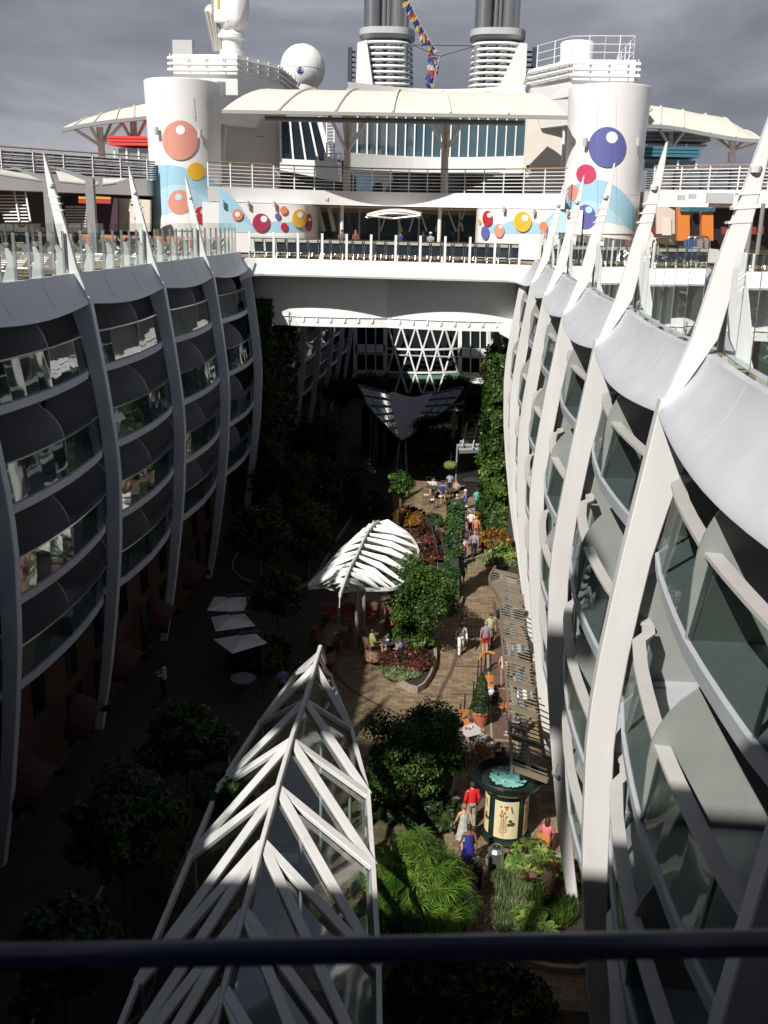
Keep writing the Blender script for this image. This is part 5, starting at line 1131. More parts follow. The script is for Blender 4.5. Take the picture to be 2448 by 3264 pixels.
# ---- right glass roofed pergola (far) and slatted pergola (near)
gp=empty('green_glass_pergola',(0.5,76,0),'green glass pergola roof beside the living wall, behind the bar tables','pergola')
for k in range(8):
    y=945+36*k; xl=1165-30*k if k<6 else 985+10*(k-5); a=PZ(*c3(xl,y),4.2); b=PZ(*c3(1318,y-14),4.2); a2=PZ(*c3(xl-20 if k<6 else xl,y+30),3.95); b2=PZ(*c3(1318,y+18),3.95)
    MB().prism([a,b,b2,a2],(0,0,-0.05)).build('roof_slab',mat('green_pane',(0.16,0.20,0.19),0.2,spec=1,var=0.2),gp); MB().bar(a,b,0.08,0.15).build('rafter',lgrey,gp)
for k in range(3): MB().path([PZ(*c3(1075+90*k-8*j,960+40*j+20*k),4.35) for j in range(6)],0.06,6).build('curved_bar',white2,gp)
for x,y in((990,1150),(1250,1240)): p=PZ(*c3(x,y),4.0); MB().tube((p.x,p.y,0),p,0.07).build('post',mgrey,gp)
sp=empty('slatted_pergola',(2,36,0),'long curved slatted pergola with brown beams over the cafe tables on the right','pergola')
PZ3=3.0
spn=spline([PZ(*c8(1425,1185),PZ3),PZ(*c8(1375,1260),PZ3),PZ(*c8(1362,1350),PZ3),PZ(*c5(1045,30),PZ3),PZ(*c5(1065,330),PZ3),PZ(*c5(1085,520),PZ3),PZ(*c5(1107,760),PZ3),PZ(*c5(1125,1000),PZ3),PZ(*c5(1140,1320),PZ3)],6)
tanm=mat('bronze_beam',(0.19,0.15,0.105),0.45)
MB().path(spn,0,flat=(0.08,0.16)).build('edge_beam',tanm,sp)
ymin,ymax=spn[-1].y,spn[0].y
def sx(y): 
    for i in range(len(spn)-1):
        if spn[i+1].y<=y<=spn[i].y: u=(spn[i].y-y)/max(1e-6,spn[i].y-spn[i+1].y); return lerp(spn[i].x,spn[i+1].x,u)
    return spn[-1].x
y=ymax-0.5; k=0
while y>ymin:
    x=sx(y)
    if k%7==0: MB().bar((x,y,PZ3),(3.35,y-0.6*(3.35-x),PZ3),0.15,0.15).build('cross_beam',tanm,sp)
    else: MB().bar((x,y,PZ3+0.03),(3.35,y-0.6*(3.35-x),PZ3+0.03),0.03,0.035).build('slat',mat('slat_grey',(0.20,0.19,0.165),0.4),sp)
    y-=0.30; k+=1
for f in(0.5,): MB().path([Vector((lerp(sx(lerp(ymax-0.6,ymin+0.1,j/20)),3.35,f),lerp(ymax-0.6,ymin+0.1,j/20),PZ3-0.12)) for j in range(21)],0,flat=(0.16,0.02)).build('long_strip',frost,sp)
for yy in(31,36,41): MB().tube((sx(yy)+0.5,yy,0),(sx(yy)+0.5,yy,3),0.06).build('post',mgrey,sp)
# ---- umbrellas in the shade
up=None
for lb_,pts in (('nearest grey white square parasol with a spot of sun on it',((461,1381),(549,1366),(578,1389),(502,1412))),('middle grey white square parasol in the shade',((456,1333),(525,1322),(552,1352),(466,1364))),('farthest grey white square parasol in the shade',((463,1289),(539,1290),(526,1322),(447,1319)))):
    P4=[PZ(x,y,2.6) for x,y in pts]; cen=sum(P4,Vector())/4; t=empty('square_parasol',(cen.x,cen.y,0),lb_,'parasol','square parasols in the shaded left of the garden')
    m=MB(); top=cen+Vector((0,0,0.28)); m.add(P4+[top],[(0,1,4),(1,2,4),(2,3,4),(3,0,4)]); m.build('canopy',white2,t); MB().bar(top+Vector((-0.1,0,0.1)),top+Vector((0.75,0.3,0.12)),0.12,0.12).build('arm',dgrey,t)
    MB().tube((cen.x+0.8,cen.y+0.4,0),(cen.x+0.8,cen.y+0.4,2.95),0.05).build('pole',dgrey,t)
# ---- poster kiosk
kc=Vector((2.0,29.2,0)); p_=PZ(1092,1828,0); kc=Vector((p_.x,p_.y+0.7,0)); KG=mat('kiosk_green',(0.008,0.022,0.018),0.3)
kk=empty('poster_kiosk',kc,'round dark green kiosk with botanical panels and a turquoise leaf top','kiosk')
MB().lathe([(0.82,0),(0.82,0.15),(0.72,0.2),(0.70,1.75),(0.74,1.85),(0.9,1.95),(1.12,2.15),(1.16,2.3),(1.12,2.32),(0.9,2.12),(0,2.1)],kc,40).build('body',KG,kk,smooth=False)
MB().lathe([(0,2.20),(0.64,2.20),(0.64,2.14)],kc,32).build('top_disc',black,kk)
tq=mat('turquoise_leaf',(0.05,0.28,0.34),0.5,col2=(0.34,0.66,0.48),vscale=3); m=MB()
for k in range(170):
    a=random.random()*6.28; r=0.6*math.sqrt(random.random()); x,y=kc.x+r*math.cos(a),kc.y+r*math.sin(a); z=2.215+0.015*random.random()
    for j in range(3): aa=random.random()*0.5+j*2.1; m.add([(x+0.045*math.cos(aa)+0.05*math.cos(b_),y+0.045*math.sin(aa)+0.05*math.sin(b_),z+0.001*j) for b_ in[i*math.pi/3 for i in range(6)]],[(0,1,2,3,4,5)])
m.build('leaf_pattern',tq,kk)
crm=mat('cream_poster',(0.62,0.55,0.33),0.5,var=0.06)
def kp(ang,z,r): return Vector((kc.x+r*math.cos(ang),kc.y+r*math.sin(ang),z))
for nm_,a0,a1 in(('a',-math.pi/2-0.62,-math.pi/2+0.52),('b',-math.pi/2-1.75,-math.pi/2-0.95),('c',-math.pi/2+0.85,-math.pi/2+1.6)):
    MB().loft([[kp(lerp(a0,a1,k/12),0.30,0.735),kp(lerp(a0,a1,k/12),1.70,0.735)] for k in range(13)],False,False).build('poster',crm,kk)
    am=(a0+a1)/2; m=MB(); m2_=MB()
    def strokes(m,pts,r): m.path([kp(am+(u)/0.735,z,0.741) for u,z in pts],r,4)
    strokes(m,[(-0.08,0.38),(-0.09,0.8),(-0.1,1.2)],0.010)
    for k in range(14):
        z=0.5+k*0.042; l=0.17-0.005*k; s_=1 if k%2 else -1; m.add([kp(am+u/0.735,z+dz,0.742) for u,dz in((-0.09,0),(-0.09+s_*l*0.5,0.05),(-0.09+s_*l,0.09),(-0.09+s_*l*0.5,0.0))],[(0,1,2,3)])
    for k in range(16): u=-0.22+0.26*random.random(); z=1.12+0.4*random.random(); m.add([kp(am+(u+0.035*math.cos(b_))/0.735,z+0.045*math.sin(b_),0.743) for b_ in[i*math.pi/3 for i in range(6)]],[(0,1,2,3,4,5)])
    m.build('brown_plant_print',mat('sepia_print',(0.28,0.11,0.02),0.6,var=0.3),kk)
    for uu,zz,rr,cc in((0.14,0.98,0.07,0),(0.22,0.86,0.09,0),(0.1,0.84,0.07,0)): m2_.add([kp(am+(uu+rr*math.cos(b_))/0.735,zz+rr*0.9*math.sin(b_),0.742) for b_ in[i*math.pi/4 for i in range(8)]],[tuple(range(8))])
    m2_.build('dark_leaf_print',mat('dark_print',(0.06,0.06,0.035),0.6),kk)
    MB().add([kp(am+u/0.735,z,0.742) for u,z in((0.12,1.52),(0.17,1.55),(0.20,1.42),(0.24,1.22),(0.17,1.30))],[(0,1,2,3,4)]).build('bird_print',mat('bird_print_blue',(0.12,0.13,0.22),0.6),kk)
m=MB()
for k in range(26): a=2*math.pi*k/26; m.path([kc+Vector((1.1*math.cos(a),1.1*math.sin(a),2.28)),kc+Vector((1.45*math.cos(a),1.45*math.sin(a),2.62))],0.015,4)
for r,z in((1.25,2.42),(1.35,2.52),(1.45,2.62)): m.path([kc+Vector((r*math.cos(a),r*math.sin(a),z)) for a in[2*math.pi*k/36 for k in range(37)]],0.015,4)
m.build('flared_crown',KG,kk)
# ---- litter bin, lamps, camera
p=PZ(1069,1888,0); bn=empty('litter_bin',p,'steel cylindrical litter bin beside the poster kiosk','bin')
MB().lathe([(0.24,0),(0.25,0.05),(0.25,0.85),(0.27,0.86),(0.27,0.9),(0.2,1.0),(0.0,1.03)],p,24).build('bin_body',steel,bn,smooth=False); MB().lathe([(0.12,0),(0.12,0.004)],p+Vector((0,0,1.02)),16,cap=True).build('opening',black,bn)
def plight(x,y,lb_,red=False):
    p=PZ(x,y,0); t=empty('path_light',p,lb_,'garden lamp'); mm=brown if not red else mat('red_lamp',(0.35,0.02,0.03),0.5)
    MB().tube(p,p+Vector((0,0,0.62)),0.035).build('stem',mm,t); MB().lathe([(0.05,0.5),(0.16,0.56),(0.14,0.63),(0.03,0.68),(0,0.69)],p,16).build('cap',mm,t)
plight(1149,1925,'brown mushroom path light in the grass bed right of the litter bin'); plight(876,1432,'brown mushroom path light in the round planted bed',); plight(1118,1215,'red mushroom path light by the croton bed on the right',True)
cp=PX(1208,1650,3.2-0.35); cp=PY(1206,1650,25.8); sc_=empty('security_camera',cp,'small grey security camera bracketed to the white column on the right','camera')
MB().box(cp+Vector((-0.1,-0.3,-0.18)),(0.1,0.28,0.1),0.3).build('camera_body',lgrey,sc_); MB().path([cp+Vector((0.05,0,0.15)),cp+Vector((-0.05,-0.25,0.12)),cp+Vector((-0.08,-0.28,-0.1))],0.025,6).build('bracket',steel,sc_)
# ---- borders, kerbs and beds
def bed(pts,label,h=0.32,z=0.0):
    W_=[PZ(x,y,h) for x,y in pts]; W_=spline(W_+[W_[0]],4)[:-1]; cen=sum(W_,Vector())/len(W_)
    t=empty('planting_bed',(cen.x,cen.y,0),label,'planter')
    inner=[cen+(p-cen)*(1-0.16/max(0.2,(p-cen).length)) for p in W_]
    n=len(W_); m=MB(); m.add([Vector((p.x,p.y,0)) for p in W_]+[Vector((p.x,p.y,h)) for p in W_]+[Vector((p.x,p.y,h)) for p in inner]+[Vector((p.x,p.y,h-0.08)) for p in inner],[(i,(i+1)%n,(i+1)%n+n,i+n) for i in range(n)]+[(i+n,(i+1)%n+n,(i+1)%n+2*n,i+2*n) for i in range(n)]+[(i+2*n,(i+1)%n+2*n,(i+1)%n+3*n,i+3*n) for i in range(n)])
    m.build('kerb',stone,t); MB().add([Vector((p.x,p.y,h-0.06)) for p in inner],[tuple(range(n))]).build('soil',soil,t); return t,cen
bed([(825,1440),(902,1485),(943,1422),(930,1370),(880,1350),(835,1370)],'curved stone planter with a leafy bush by the sunlit path')
bed([(800,1690),(850,1740),(960,1735),(990,1660),(960,1600),(860,1590),(800,1620)],'stone planter around the dark round tree',0.2)
bed([(790,1900),(810,2040),(980,2060),(1025,1960),(1000,1880),(900,1860)],'planting bed of the big fan palm clump',0.2)
bed([(1088,1860),(1085,1960),(1100,2060),(1290,2080),(1300,1900),(1200,1840)],'planting bed at the foot of the right white columns',0.2)
bed([(855,1110),(870,1150),(935,1185),(960,1290),(1000,1290),(970,1180),(930,1120),(890,1095)],'croton bed left of the footbridge',0.3)
bed([(1035,1120),(1045,1180),(1060,1225),(1130,1250),(1125,1150),(1080,1115)],'croton bed right of the footbridge',0.3)
bed([(420,1560),(330,1700),(200,1950),(60,2250),(300,2200),(380,1900),(500,1650)],'long shaded planting bed left of the leaf roof',0.2)
bed([(560,1130),(500,1230),(640,1270),(720,1180),(780,1060),(700,1030)],'shaded planting bed behind the parasols',0.2)
dk_=mat('brown_band',(0.10,0.06,0.045),0.8)
for pts in([(1003,1290),(985,1420),(950,1500),(915,1620)],[(1068,1300),(1075,1420),(1040,1500),(985,1640),(985,1760)],[(690,1415),(760,1490),(900,1560),(985,1590)]):
    W_=spline([PZ(x,y,0.004) for x,y in pts],5); m=MB(); rings=[]
    for i,pw in enumerate(W_):
        t_=(W_[min(i+1,len(W_)-1)]-W_[max(i-1,0)]).normalized(); nrm=Vector((-t_.y,t_.x,0)); rings.append([pw+nrm*0.09,pw-nrm*0.09])
    m.loft(rings,False,False).build('paving_border',dk_,kind='structure')
for y in(1375,1440,1500,1560): 
    a=PZ(975,y,0.008);b=PZ(1070,y+2,0.008); MB().quad(a,b,b+Vector((0,0.12,0)),a+Vector((0,0.12,0))).build('paving_border',dk_,kind='structure')
# cream grid lines on the cafe floor
for k in range(4):
    a=PZ(1050+12*k,1540+38*k,0.012); m=MB(); m.box((2.1,33.2+2.3*k,0.008),(2.5,0.10,0.012)); m.build('tile_band',mat('cream_tile',(0.30,0.24,0.15),0.8),kind='structure')
MB().add([(0.75,30,0.006),(3.4,30,0.006),(3.4,47,0.006),(2.3,47,0.006),(1.6,42,0.006),(1.35,38.4,0.006)],[(0,1,2,3,4,5)]).build('cafe_paving',mat('brown_tile',(0.12,0.075,0.055),0.7,var=0.2),kind='structure')
for x in(1.9,2.9): MB().box((x,38,0.010),(0.10,15,0.012)).build('tile_band',MATS['cream_tile'],kind='structure')
# footbridge
fb=empty('footbridge',PZ(985,1160,0),'small arched footbridge with curved dark metal railings','footbridge')
for pts,z in(([(913,1112),(935,1120),(950,1150),(960,1190)],0.9),([(905,1118),(925,1130),(938,1165),(945,1195)],0.9),([(1048,1150),(1060,1180),(1066,1215)],0.9)):
    W_=spline([PZ(x,y,z) for x,y in pts],5)
    for p in W_: p.z=0.9+0.25*math.sin(math.pi*W_.index(p)/len(W_))
    MB().path(W_,0.04,6).build('handrail',dgrey,fb); MB().path([p+Vector((0,0,-0.35)) for p in W_],0.02,6).build('rail',chrome,fb)
    for p in W_[::2]: MB().tube(p,(p.x,p.y,0),0.02,6).build('baluster',dgrey,fb)
# ================================================================ FURNITURE
cc=empty('cafe_chair',(0,0,0),None,'chair','slatted orange wood cafe chairs')
for s in(-1,1):
    MB().tube((s*0.22,-0.22,0),(s*0.21,-0.24,0.86),0.014,6).build('leg',steel,cc); MB().tube((s*0.22,0.22,0),(s*0.21,0.2,0.62),0.014,6).build('leg',steel,cc); MB().tube((s*0.22,0.2,0.63),(s*0.22,-0.24,0.65),0.014,6).build('armrest',steel,cc)
m=MB(); [m.box((0,-0.17+k*0.085,0.45),(0.42,0.07,0.015)) for k in range(5)]; m.build('seat',wood,cc)
m=MB(); [m.box((0,-0.25,0.62+k*0.075),(0.42,0.015,0.06)) for k in range(4)]; m.build('backrest',wood,cc)
def chair(proto,x,y,z,face,lab,first=[set()]):
    p=PZ(x,y,z); o=proto if proto.name not in first[0] else clone(proto); first[0].add(proto.name); o.location=(p.x,p.y,0); o.rotation_euler=(0,0,face); o['label']=lab; return Vector((p.x,p.y,0))
chair(cc,1005,1545,0.75,R_(200),'orange slatted chair left of the terracotta pot')
chair(cc,1057,1470,0.75,R_(185),'orange slatted chair behind the table with breakfast things')
c_man=chair(cc,1034,1606,0.75,R_(20),'orange slatted chair under the seated man in grey')
c_wom=chair(cc,1084,1510,0.75,R_(50),'orange slatted chair under the seated woman in black')
c_pink=chair(cc,1178,1800,0.75,R_(-20),'orange slatted chair under the woman in pink by the kiosk')
chair(cc,1108,1520,0.75,R_(-30),'orange slatted chair below the pergola slats right of the woman in black')
wc=empty('wicker_armchair',(0,0,0),None,'armchair','patterned armchairs with red cushions')
sal=mat('scroll_fabric',(0.13,0.05,0.04),0.8,col2=(0.48,0.27,0.20),vscale=9); rc_=mat('red_cushion',(0.40,0.015,0.02),0.8)
m=MB(); n=10; m.loft([[Vector((0.40*math.sin(a),-0.36*math.cos(a),z)) for a in[math.pi*(k/n-0.5)*1.25 for k in range(n+1)]] for z in(0.3,0.85)],False,False); b_=m.build('backrest',sal,wc); b_.modifiers.new('s','SOLIDIFY').thickness=0.05
m=MB(); m.path([Vector((0.42*math.sin(a),-0.38*math.cos(a),0.87)) for a in[math.pi*(k/n-0.5)*1.25 for k in range(n+1)]],0.025,6); m.build('top_rail',dgrey,wc)
bevel(MB().box((0,0.02,0.40),(0.62,0.62,0.14)).build('cushion',rc_,wc),0.04)
for s in(-1,1):
    for y in(-0.25,0.28): MB().tube((s*0.28,y,0.34),(s*0.33,y*1.2,0),0.02,6).build('leg',dgrey,wc)
W1=chair(wc,805,1415,0.5,R_(-50),'patterned armchair with a bright red cushion at the edge of the sun')
for x,y,f,l in((790,1385,-60,'under the seated man in a lime shirt'),(848,1345,190,'in sun left of the round tree'),(846,1325,180,'behind it, red cushion catching the sun'),(868,1398,60,'beside the round planted bed'),(705,1420,0,'directly behind the glass leaf roof tip'),(688,1370,-60,'left of the shaded drinks table'),(748,1372,60,'right of the shaded drinks table'),(712,1320,180,'far left under the louvred canopy'),(752,1322,180,'second from left under the louvred canopy'),(805,1320,180,'third from left under the louvred canopy, faint sun on its back')):
    chair(wc,x,y,0.5,R_(f),'patterned red armchair '+l)
def table(x,y,z,r,lab,square=False,items=(),topm=None,h=0.75,cat='table'):
    p=PZ(x,y,h); t=empty('cafe_table',(p.x,p.y,0),lab,cat)
    if square: bevel(MB().box((p.x,p.y,h),(r*1.7,r*1.7,0.04),R_(32)).build('tabletop',topm or lgrey,t),0.01)
    else: MB().lathe([(0,h-0.02),(r,h-0.02),(r,h+0.02),(0,h+0.02)],(p.x,p.y,0),24).build('tabletop',topm or lgrey,t)
    MB().tube((p.x,p.y,0),(p.x,p.y,h-0.02),0.04).build('pedestal',dgrey,t); MB().lathe([(0.28,0),(0.26,0.03),(0.04,0.05)],(p.x,p.y,0),16).build('foot',dgrey,t); return Vector((p.x,p.y,h+0.02))
def item(kind,p,col,lab):
    if kind=='cup': o=MB().lathe([(0.03,0),(0.042,0.11),(0.036,0.11),(0.028,0.01)],p,12).build('cup',paint)
    elif kind=='plate': o=MB().lathe([(0.0,0.005),(0.08,0.005),(0.12,0.02),(0.125,0.018),(0.08,0)],p,16).build('plate',paint)
    elif kind=='napkin': o=MB().box(p+Vector((0,0,0.06)),(0.10,0.07,0.12)).build('napkin_holder',paint)
    tag(o,lab,{'cup':'cup','plate':'plate','napkin':'holder'}[kind],color=col)
t1=table(1017,1577,0,0.5,'grey square cafe table with red cups in front of the man in grey',True)
for dx,dy,k,cl_,l in((-0.05,-0.05,'cup',(0.6,0.1,0.02),'red cup on the grey square table, right one'),(-0.2,-0.03,'cup',(0.6,0.08,0.02),'red cup on the grey square table, left one'),(0.0,0.12,'napkin',(0.6,0.6,0.6),'chrome napkin holder on the grey square table')): item(k,t1+Vector((dx,dy,0)),cl_,l)
t2=table(1053,1496,0,0.45,'grey cafe table crowded with plates and glasses beside the woman in black',True)
for k,(dx,dy,kd,cl_,l) in enumerate([(-0.2,0.1,'cup',(0.7,0.7,0.7),'white cup at the left edge of the crowded table'),(-0.05,-0.1,'cup',(0.8,0.5,0.02),'yellow cup in the middle of the crowded table'),(0.1,0.05,'plate',(0.7,0.7,0.7),'white plate on the crowded table'),(0.02,0.22,'cup',(0.75,0.75,0.75),'tall white cup at the far side of the crowded table'),(0.22,-0.12,'cup',(0.7,0.65,0.6),'pale cup next to the woman in black')]): item(kd,t2+Vector((dx,dy,0)),cl_,l)
table(718,1388,0,0.45,'dark round drinks table among shaded armchairs',False,(),dgrey)
t3=table(842,1385,0,0.4,'small dark table by the man in a lime shirt',False,(),dgrey)
item('cup',t3+Vector((0.1,0,0)),(0.7,0.7,0.7),'white cup on the small dark table'); item('plate',t3+Vector((-0.1,0.05,0)),(0.5,0.5,0.55),'pale plate on the small dark table')
table(525,1465,0,0.55,'round table in deep shade below the nearest parasol',False,(),mgrey)
# high bar tables
bs=empty('bar_stool',(0,0,0),None,'bar stool','tall dark bar stools with pale seats')
MB().lathe([(0,0.74),(0.19,0.74),(0.2,0.77),(0.17,0.8),(0,0.8)],(0,0,0),16).build('seat',cream,bs)
for s in(-1,1):
    for y in(-1,1): MB().tube((s*0.13,y*0.13,0.75),(s*0.19,y*0.19,0),0.018,6).build('leg',dgrey,bs)
m=MB(); m.path([(-0.19,-0.17,0.78),(-0.2,-0.2,1.12),(0.2,-0.2,1.12),(0.19,-0.17,0.78)],0.018,6); m.build('backrest',dgrey,bs)
table(935,1052,0,0.45,'tall round brown table with empty stools on the sunlit terrace',False,(),mat('table_brown',(0.10,0.06,0.04),0.4),1.05)
table(975,1058,0,0.45,'tall round table surrounded by drinkers',False,(),MATS['table_brown'],1.05)
for x,y,f,l in((921,1065,-60,'left of the empty tall table'),(934,1075,0,'in front of the empty tall table'),(953,1068,60,'right of the empty tall table'),(928,1038,200,'behind the empty tall table'),(985,1095,0,'with a green backrest under the blonde drinker'),(1006,1090,20,'under the man in violet'),(938,1044,180,'under the person in white'),(957,1046,170,'under the person in blue')):
    chair(bs,x,y,0.9,R_(f),'tall bar stool '+l)
# terracotta pot with conifer, hanging baskets, bar under green pergola
pp_=PZ(1036,1566,0); pt=empty('potted_conifer',pp_,'clipped conifer in a tapered terracotta pot beside the cafe tables','potted plant')
MB().lathe([(0.24,0),(0.38,0.62),(0.43,0.63),(0.43,0.72),(0.36,0.72),(0.35,0.64),(0,0.62)],pp_,28).build('pot',terracotta,pt)
# curved orange rail with black posts
cr_=empty('curved_rail',PZ(1050,1450,0),'curved orange wooden rail on black posts at the edge of the cafe','railing')
W_=spline([PZ(x,y,1.0) for x,y in((1034,1425),(1043,1412),(1055,1408),(1070,1412))],5); MB().path(W_,0,flat=(0.12,0.05)).build('wood_rail',wood,cr_)
for p in W_[::4]: MB().tube(p,(p.x,p.y,0),0.03).build('post',black,cr_)
for i,(x,y) in enumerate([(1030,1490),(1022,1510),(1003,1538),(993,1560)]):
    p=PZ(x,y,0); t=empty('chain_post',p,'black chain bollard %s'%['farthest from the viewer','second farthest','third, near the terracotta pot','nearest of the row'][i],'bollard','black bollards along the cafe edge'); MB().lathe([(0.05,0),(0.035,0.05),(0.03,0.8),(0.045,0.84),(0,0.9)],p,10).build('post_shaft',black,t)
br2=empty('terrace_bar',PZ(1040,1060,0),'dark green bar counter below the green glass pergola','bar')
MB().box((2.0,72.5,0.6),(2.6,1.0,1.2)).build('counter',black,br2); MB().box((2.0,72.5,1.23),(2.9,1.2,0.05)).build('counter_top',dgrey,br2); MB().box((1.9,75.5,1.5),(4,0.3,3)).build('back_panel',black,br2)
m=MB(); [m.box((1.0+0.5*k,68.5-0.5*k,0.01),(0.35,1.2,0.02),0.6) for k in range(6)]; m.build('striped_mat',lgrey,br2)
# ================================================================ PLANTS
rng=np.random.default_rng(5)
def quads(cen,nrm,size,asp=1.6):
    n=len(cen); nrm=nrm/np.linalg.norm(nrm,axis=1,keepdims=True); r=rng.normal(size=(n,3)); a=np.cross(nrm,r); a/=np.linalg.norm(a,axis=1,keepdims=True); b=np.cross(nrm,a)
    s=np.asarray(size).reshape(-1,1)*np.ones((n,1)); L_=a*s*asp/2; W_=b*s/2
    v=np.stack([cen-L_,cen-W_*0.9+L_*0.1,cen+L_,cen+W_*0.9+L_*0.1],1).reshape(-1,3); return v,np.arange(4*n).reshape(-1,4)
def crown(c,r,n,size,nclump=34,hollow=0.55,flat=0.8):
    cs=[];
    for k in range(nclump):
        d=rng.normal(size=3); d/=np.linalg.norm(d); d[2]=d[2]*0.9+0.12; cs.append((np.array(c)+d*np.array(r)*rng.uniform(0.35,0.92)*(1+0.12*math.sin(3*math.atan2(d[1],d[0])+k)),rng.uniform(0.20,0.42)*min(r)))
    P_=[];Nn=[]
    for cc_,rr in cs:
        m=int(n/nclump); d=rng.normal(size=(m,3)); d/=np.linalg.norm(d,axis=1,keepdims=True); rad=rr*rng.uniform(0.45,1.08,size=(m,1)); p=cc_+d*rad*np.array([1,1,flat]); P_.append(p); Nn.append(d+rng.normal(size=(m,3))*0.55+np.array([0,0,0.5]))
    m=n//6; d=rng.normal(size=(m,3)); d/=np.linalg.norm(d,axis=1,keepdims=True); P_.append(np.array(c)+d*np.array(r)*rng.uniform(0.3,0.75,size=(m,1))); Nn.append(d+rng.normal(size=(m,3)))
    P_=np.concatenate(P_);Nn=np.concatenate(Nn); return quads(P_,Nn,size*rng.uniform(0.7,1.3,size=len(P_)),1.5),cs
TREEMESH={}
def tree(pos,zc,r,label,m=None,n=4200,size=0.13,lean=0.1,group=None,key=None):
    m=m or leaf_g; t=empty('garden_tree',pos,label,'tree',group)
    c=(pos[0],pos[1],zc)
    (v,f),cs=crown(c,r,n,size); v2=v-np.array(pos)[None,:]
    npmesh('crown',v2,f,m,t)
    tk=MB(); bz=zc-r[2]*0.45; tk.path([(pos[0],pos[1],0),(pos[0]+lean*0.4,pos[1],bz*0.5),(pos[0]+lean*0.2,pos[1],bz)],[0.11,0.085,0.07],8)
    tk.build('trunk',bark,t)
    lb_=MB()
    for cc_,rr in cs[:9]: e1=Vector(cc_); s0=Vector((pos[0]+lean*0.2,pos[1],bz*0.9)); lb_.path([s0,s0.lerp(e1,0.5)+Vector((0,0,0.1)),e1],[0.05,0.035,0.015],6)
    lb_.build('limbs',bark,t); return t
def treeat(x,y,zc,rpx,label,zr=0.9,**k):
    p=PZ(x,y,zc); dep=(p-EYE).dot(cf); r=rpx*dep/2114.; return tree((p.x,p.y,0),zc,(r,r,r*zr),label,**k)
treeat(915,1285,2.9,90,'round leafy green tree touching the louvred canopy',n=15000,size=0.095,zr=1.0)
treeat(893,1615,2.9,112,'large dark round tree left of the cafe tables, its top catching the sun',n=19000,size=0.085,zr=1.0)
treeat(865,1048,3.2,32,'small airy tree with a thin pale trunk at the edge of the tall tables',n=2500,size=0.13,zr=1.1)
treeat(985,838,4.2,36,'small sunlit tree in front of the far lattice wall',n=2500,size=0.22)
treeat(1036,868,4.0,44,'sunlit tree below the meander frieze at the far right',n=3000,size=0.22)
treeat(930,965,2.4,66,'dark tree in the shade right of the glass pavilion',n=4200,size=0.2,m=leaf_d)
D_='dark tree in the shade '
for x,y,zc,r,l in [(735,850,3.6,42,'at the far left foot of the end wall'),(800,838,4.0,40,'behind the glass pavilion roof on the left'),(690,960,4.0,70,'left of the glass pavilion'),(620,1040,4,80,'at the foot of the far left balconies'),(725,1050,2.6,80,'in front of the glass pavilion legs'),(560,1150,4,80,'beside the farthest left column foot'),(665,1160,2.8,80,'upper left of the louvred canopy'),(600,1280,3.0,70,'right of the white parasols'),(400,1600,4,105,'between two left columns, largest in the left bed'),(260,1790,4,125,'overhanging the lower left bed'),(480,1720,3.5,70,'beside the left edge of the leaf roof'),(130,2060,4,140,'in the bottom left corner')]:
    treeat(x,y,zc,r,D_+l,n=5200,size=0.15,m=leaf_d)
# creeper pillar
def leafbox(name,x0,x1,y0,y1,z0,z1,n,size,m,label,cat,bulgy=0.25,taper=None):
    t=empty(name,((x0+x1)/2,(y0+y1)/2,z0),label,cat); P_=np.empty((n,3)); u=rng.uniform(0,1,size=(n,3)); 
    P_[:,0]=x0+(x1-x0)*u[:,0]; P_[:,1]=y0+(y1-y0)*u[:,1]; P_[:,2]=z0+(z1-z0)*u[:,2]
    # push towards the faces
    face=rng.integers(0,3,size=n); P_[face==0,0]=x0; P_[face==1,1]=y0; P_[(face==2),0]=x1
    lump=sum(np.sin(P_[:,2]*fz+P_[:,1]*fy+P_[:,0]*fx+ph) for fz,fy,fx,ph in((1.3,0.9,2.1,0.3),(2.9,-1.7,1.1,1.9),(0.7,3.1,-0.8,4.0),(5.3,2.3,3.7,0.8),(-3.9,4.7,2.2,2.5)))/2.2; P_[:,0]+=bulgy*lump*0.8*np.where(face==0,-1,1)+rng.normal(size=n)*bulgy*0.3; P_[:,1]-=bulgy*lump*0.9+rng.normal(size=n)*bulgy*0.3
    Nn=rng.normal(size=(n,3))*0.6; Nn[face==0,0]-=1.2; Nn[face==1,1]-=1.2; Nn[face==2,0]+=1.2; Nn[:,2]+=0.5
    v,f=quads(P_,Nn,size*rng.uniform(0.7,1.4,size=n)); v-=np.array([(x0+x1)/2,(y0+y1)/2,z0])
    npmesh('foliage',v,f,m,t); MB().box(((x0+x1)/2,(y0+y1)/2,(z0+z1)/2),(max(0.05,(x1-x0)*0.8),(y1-y0)*0.8,(z1-z0)*0.96)).build('support',dgrey,t); return t
a=PZ(977,1300,0); tp_=PY(968,1083,a.y+0.2); w2=16*(a-EYE).dot(cf)/2114
leafbox('creeper_pillar',a.x-w2,a.x+w2*0.8,a.y,a.y+1.3,0,tp_.z,5200,0.10,leaf_i,'tall narrow pillar of dark green creeper between the round tree and the queue of people','climbing plant',0.12)
leafbox('living_wall',1.95,3.3,62.6,68.6,0.0,12.0,26000,0.16,leaf_w,'bright green living wall climbing up under the right end of the bridge','living wall',0.35)
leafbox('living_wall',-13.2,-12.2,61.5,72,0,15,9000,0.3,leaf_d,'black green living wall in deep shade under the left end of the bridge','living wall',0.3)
MB().box((4.2,65.5,8.5),(1.4,9,17)).build('wall_behind_living_wall',dgrey,label='dark wall behind the bright living wall',cat='wall'); bpy.data.objects['wall_behind_living_wall'].name='garden_end_pier'
MB().box((-14.2,66.2,8.5),(1.6,10.6,17)).build('garden_end_pier',dgrey,label='dark wall behind the shaded living wall on the left',cat='wall')
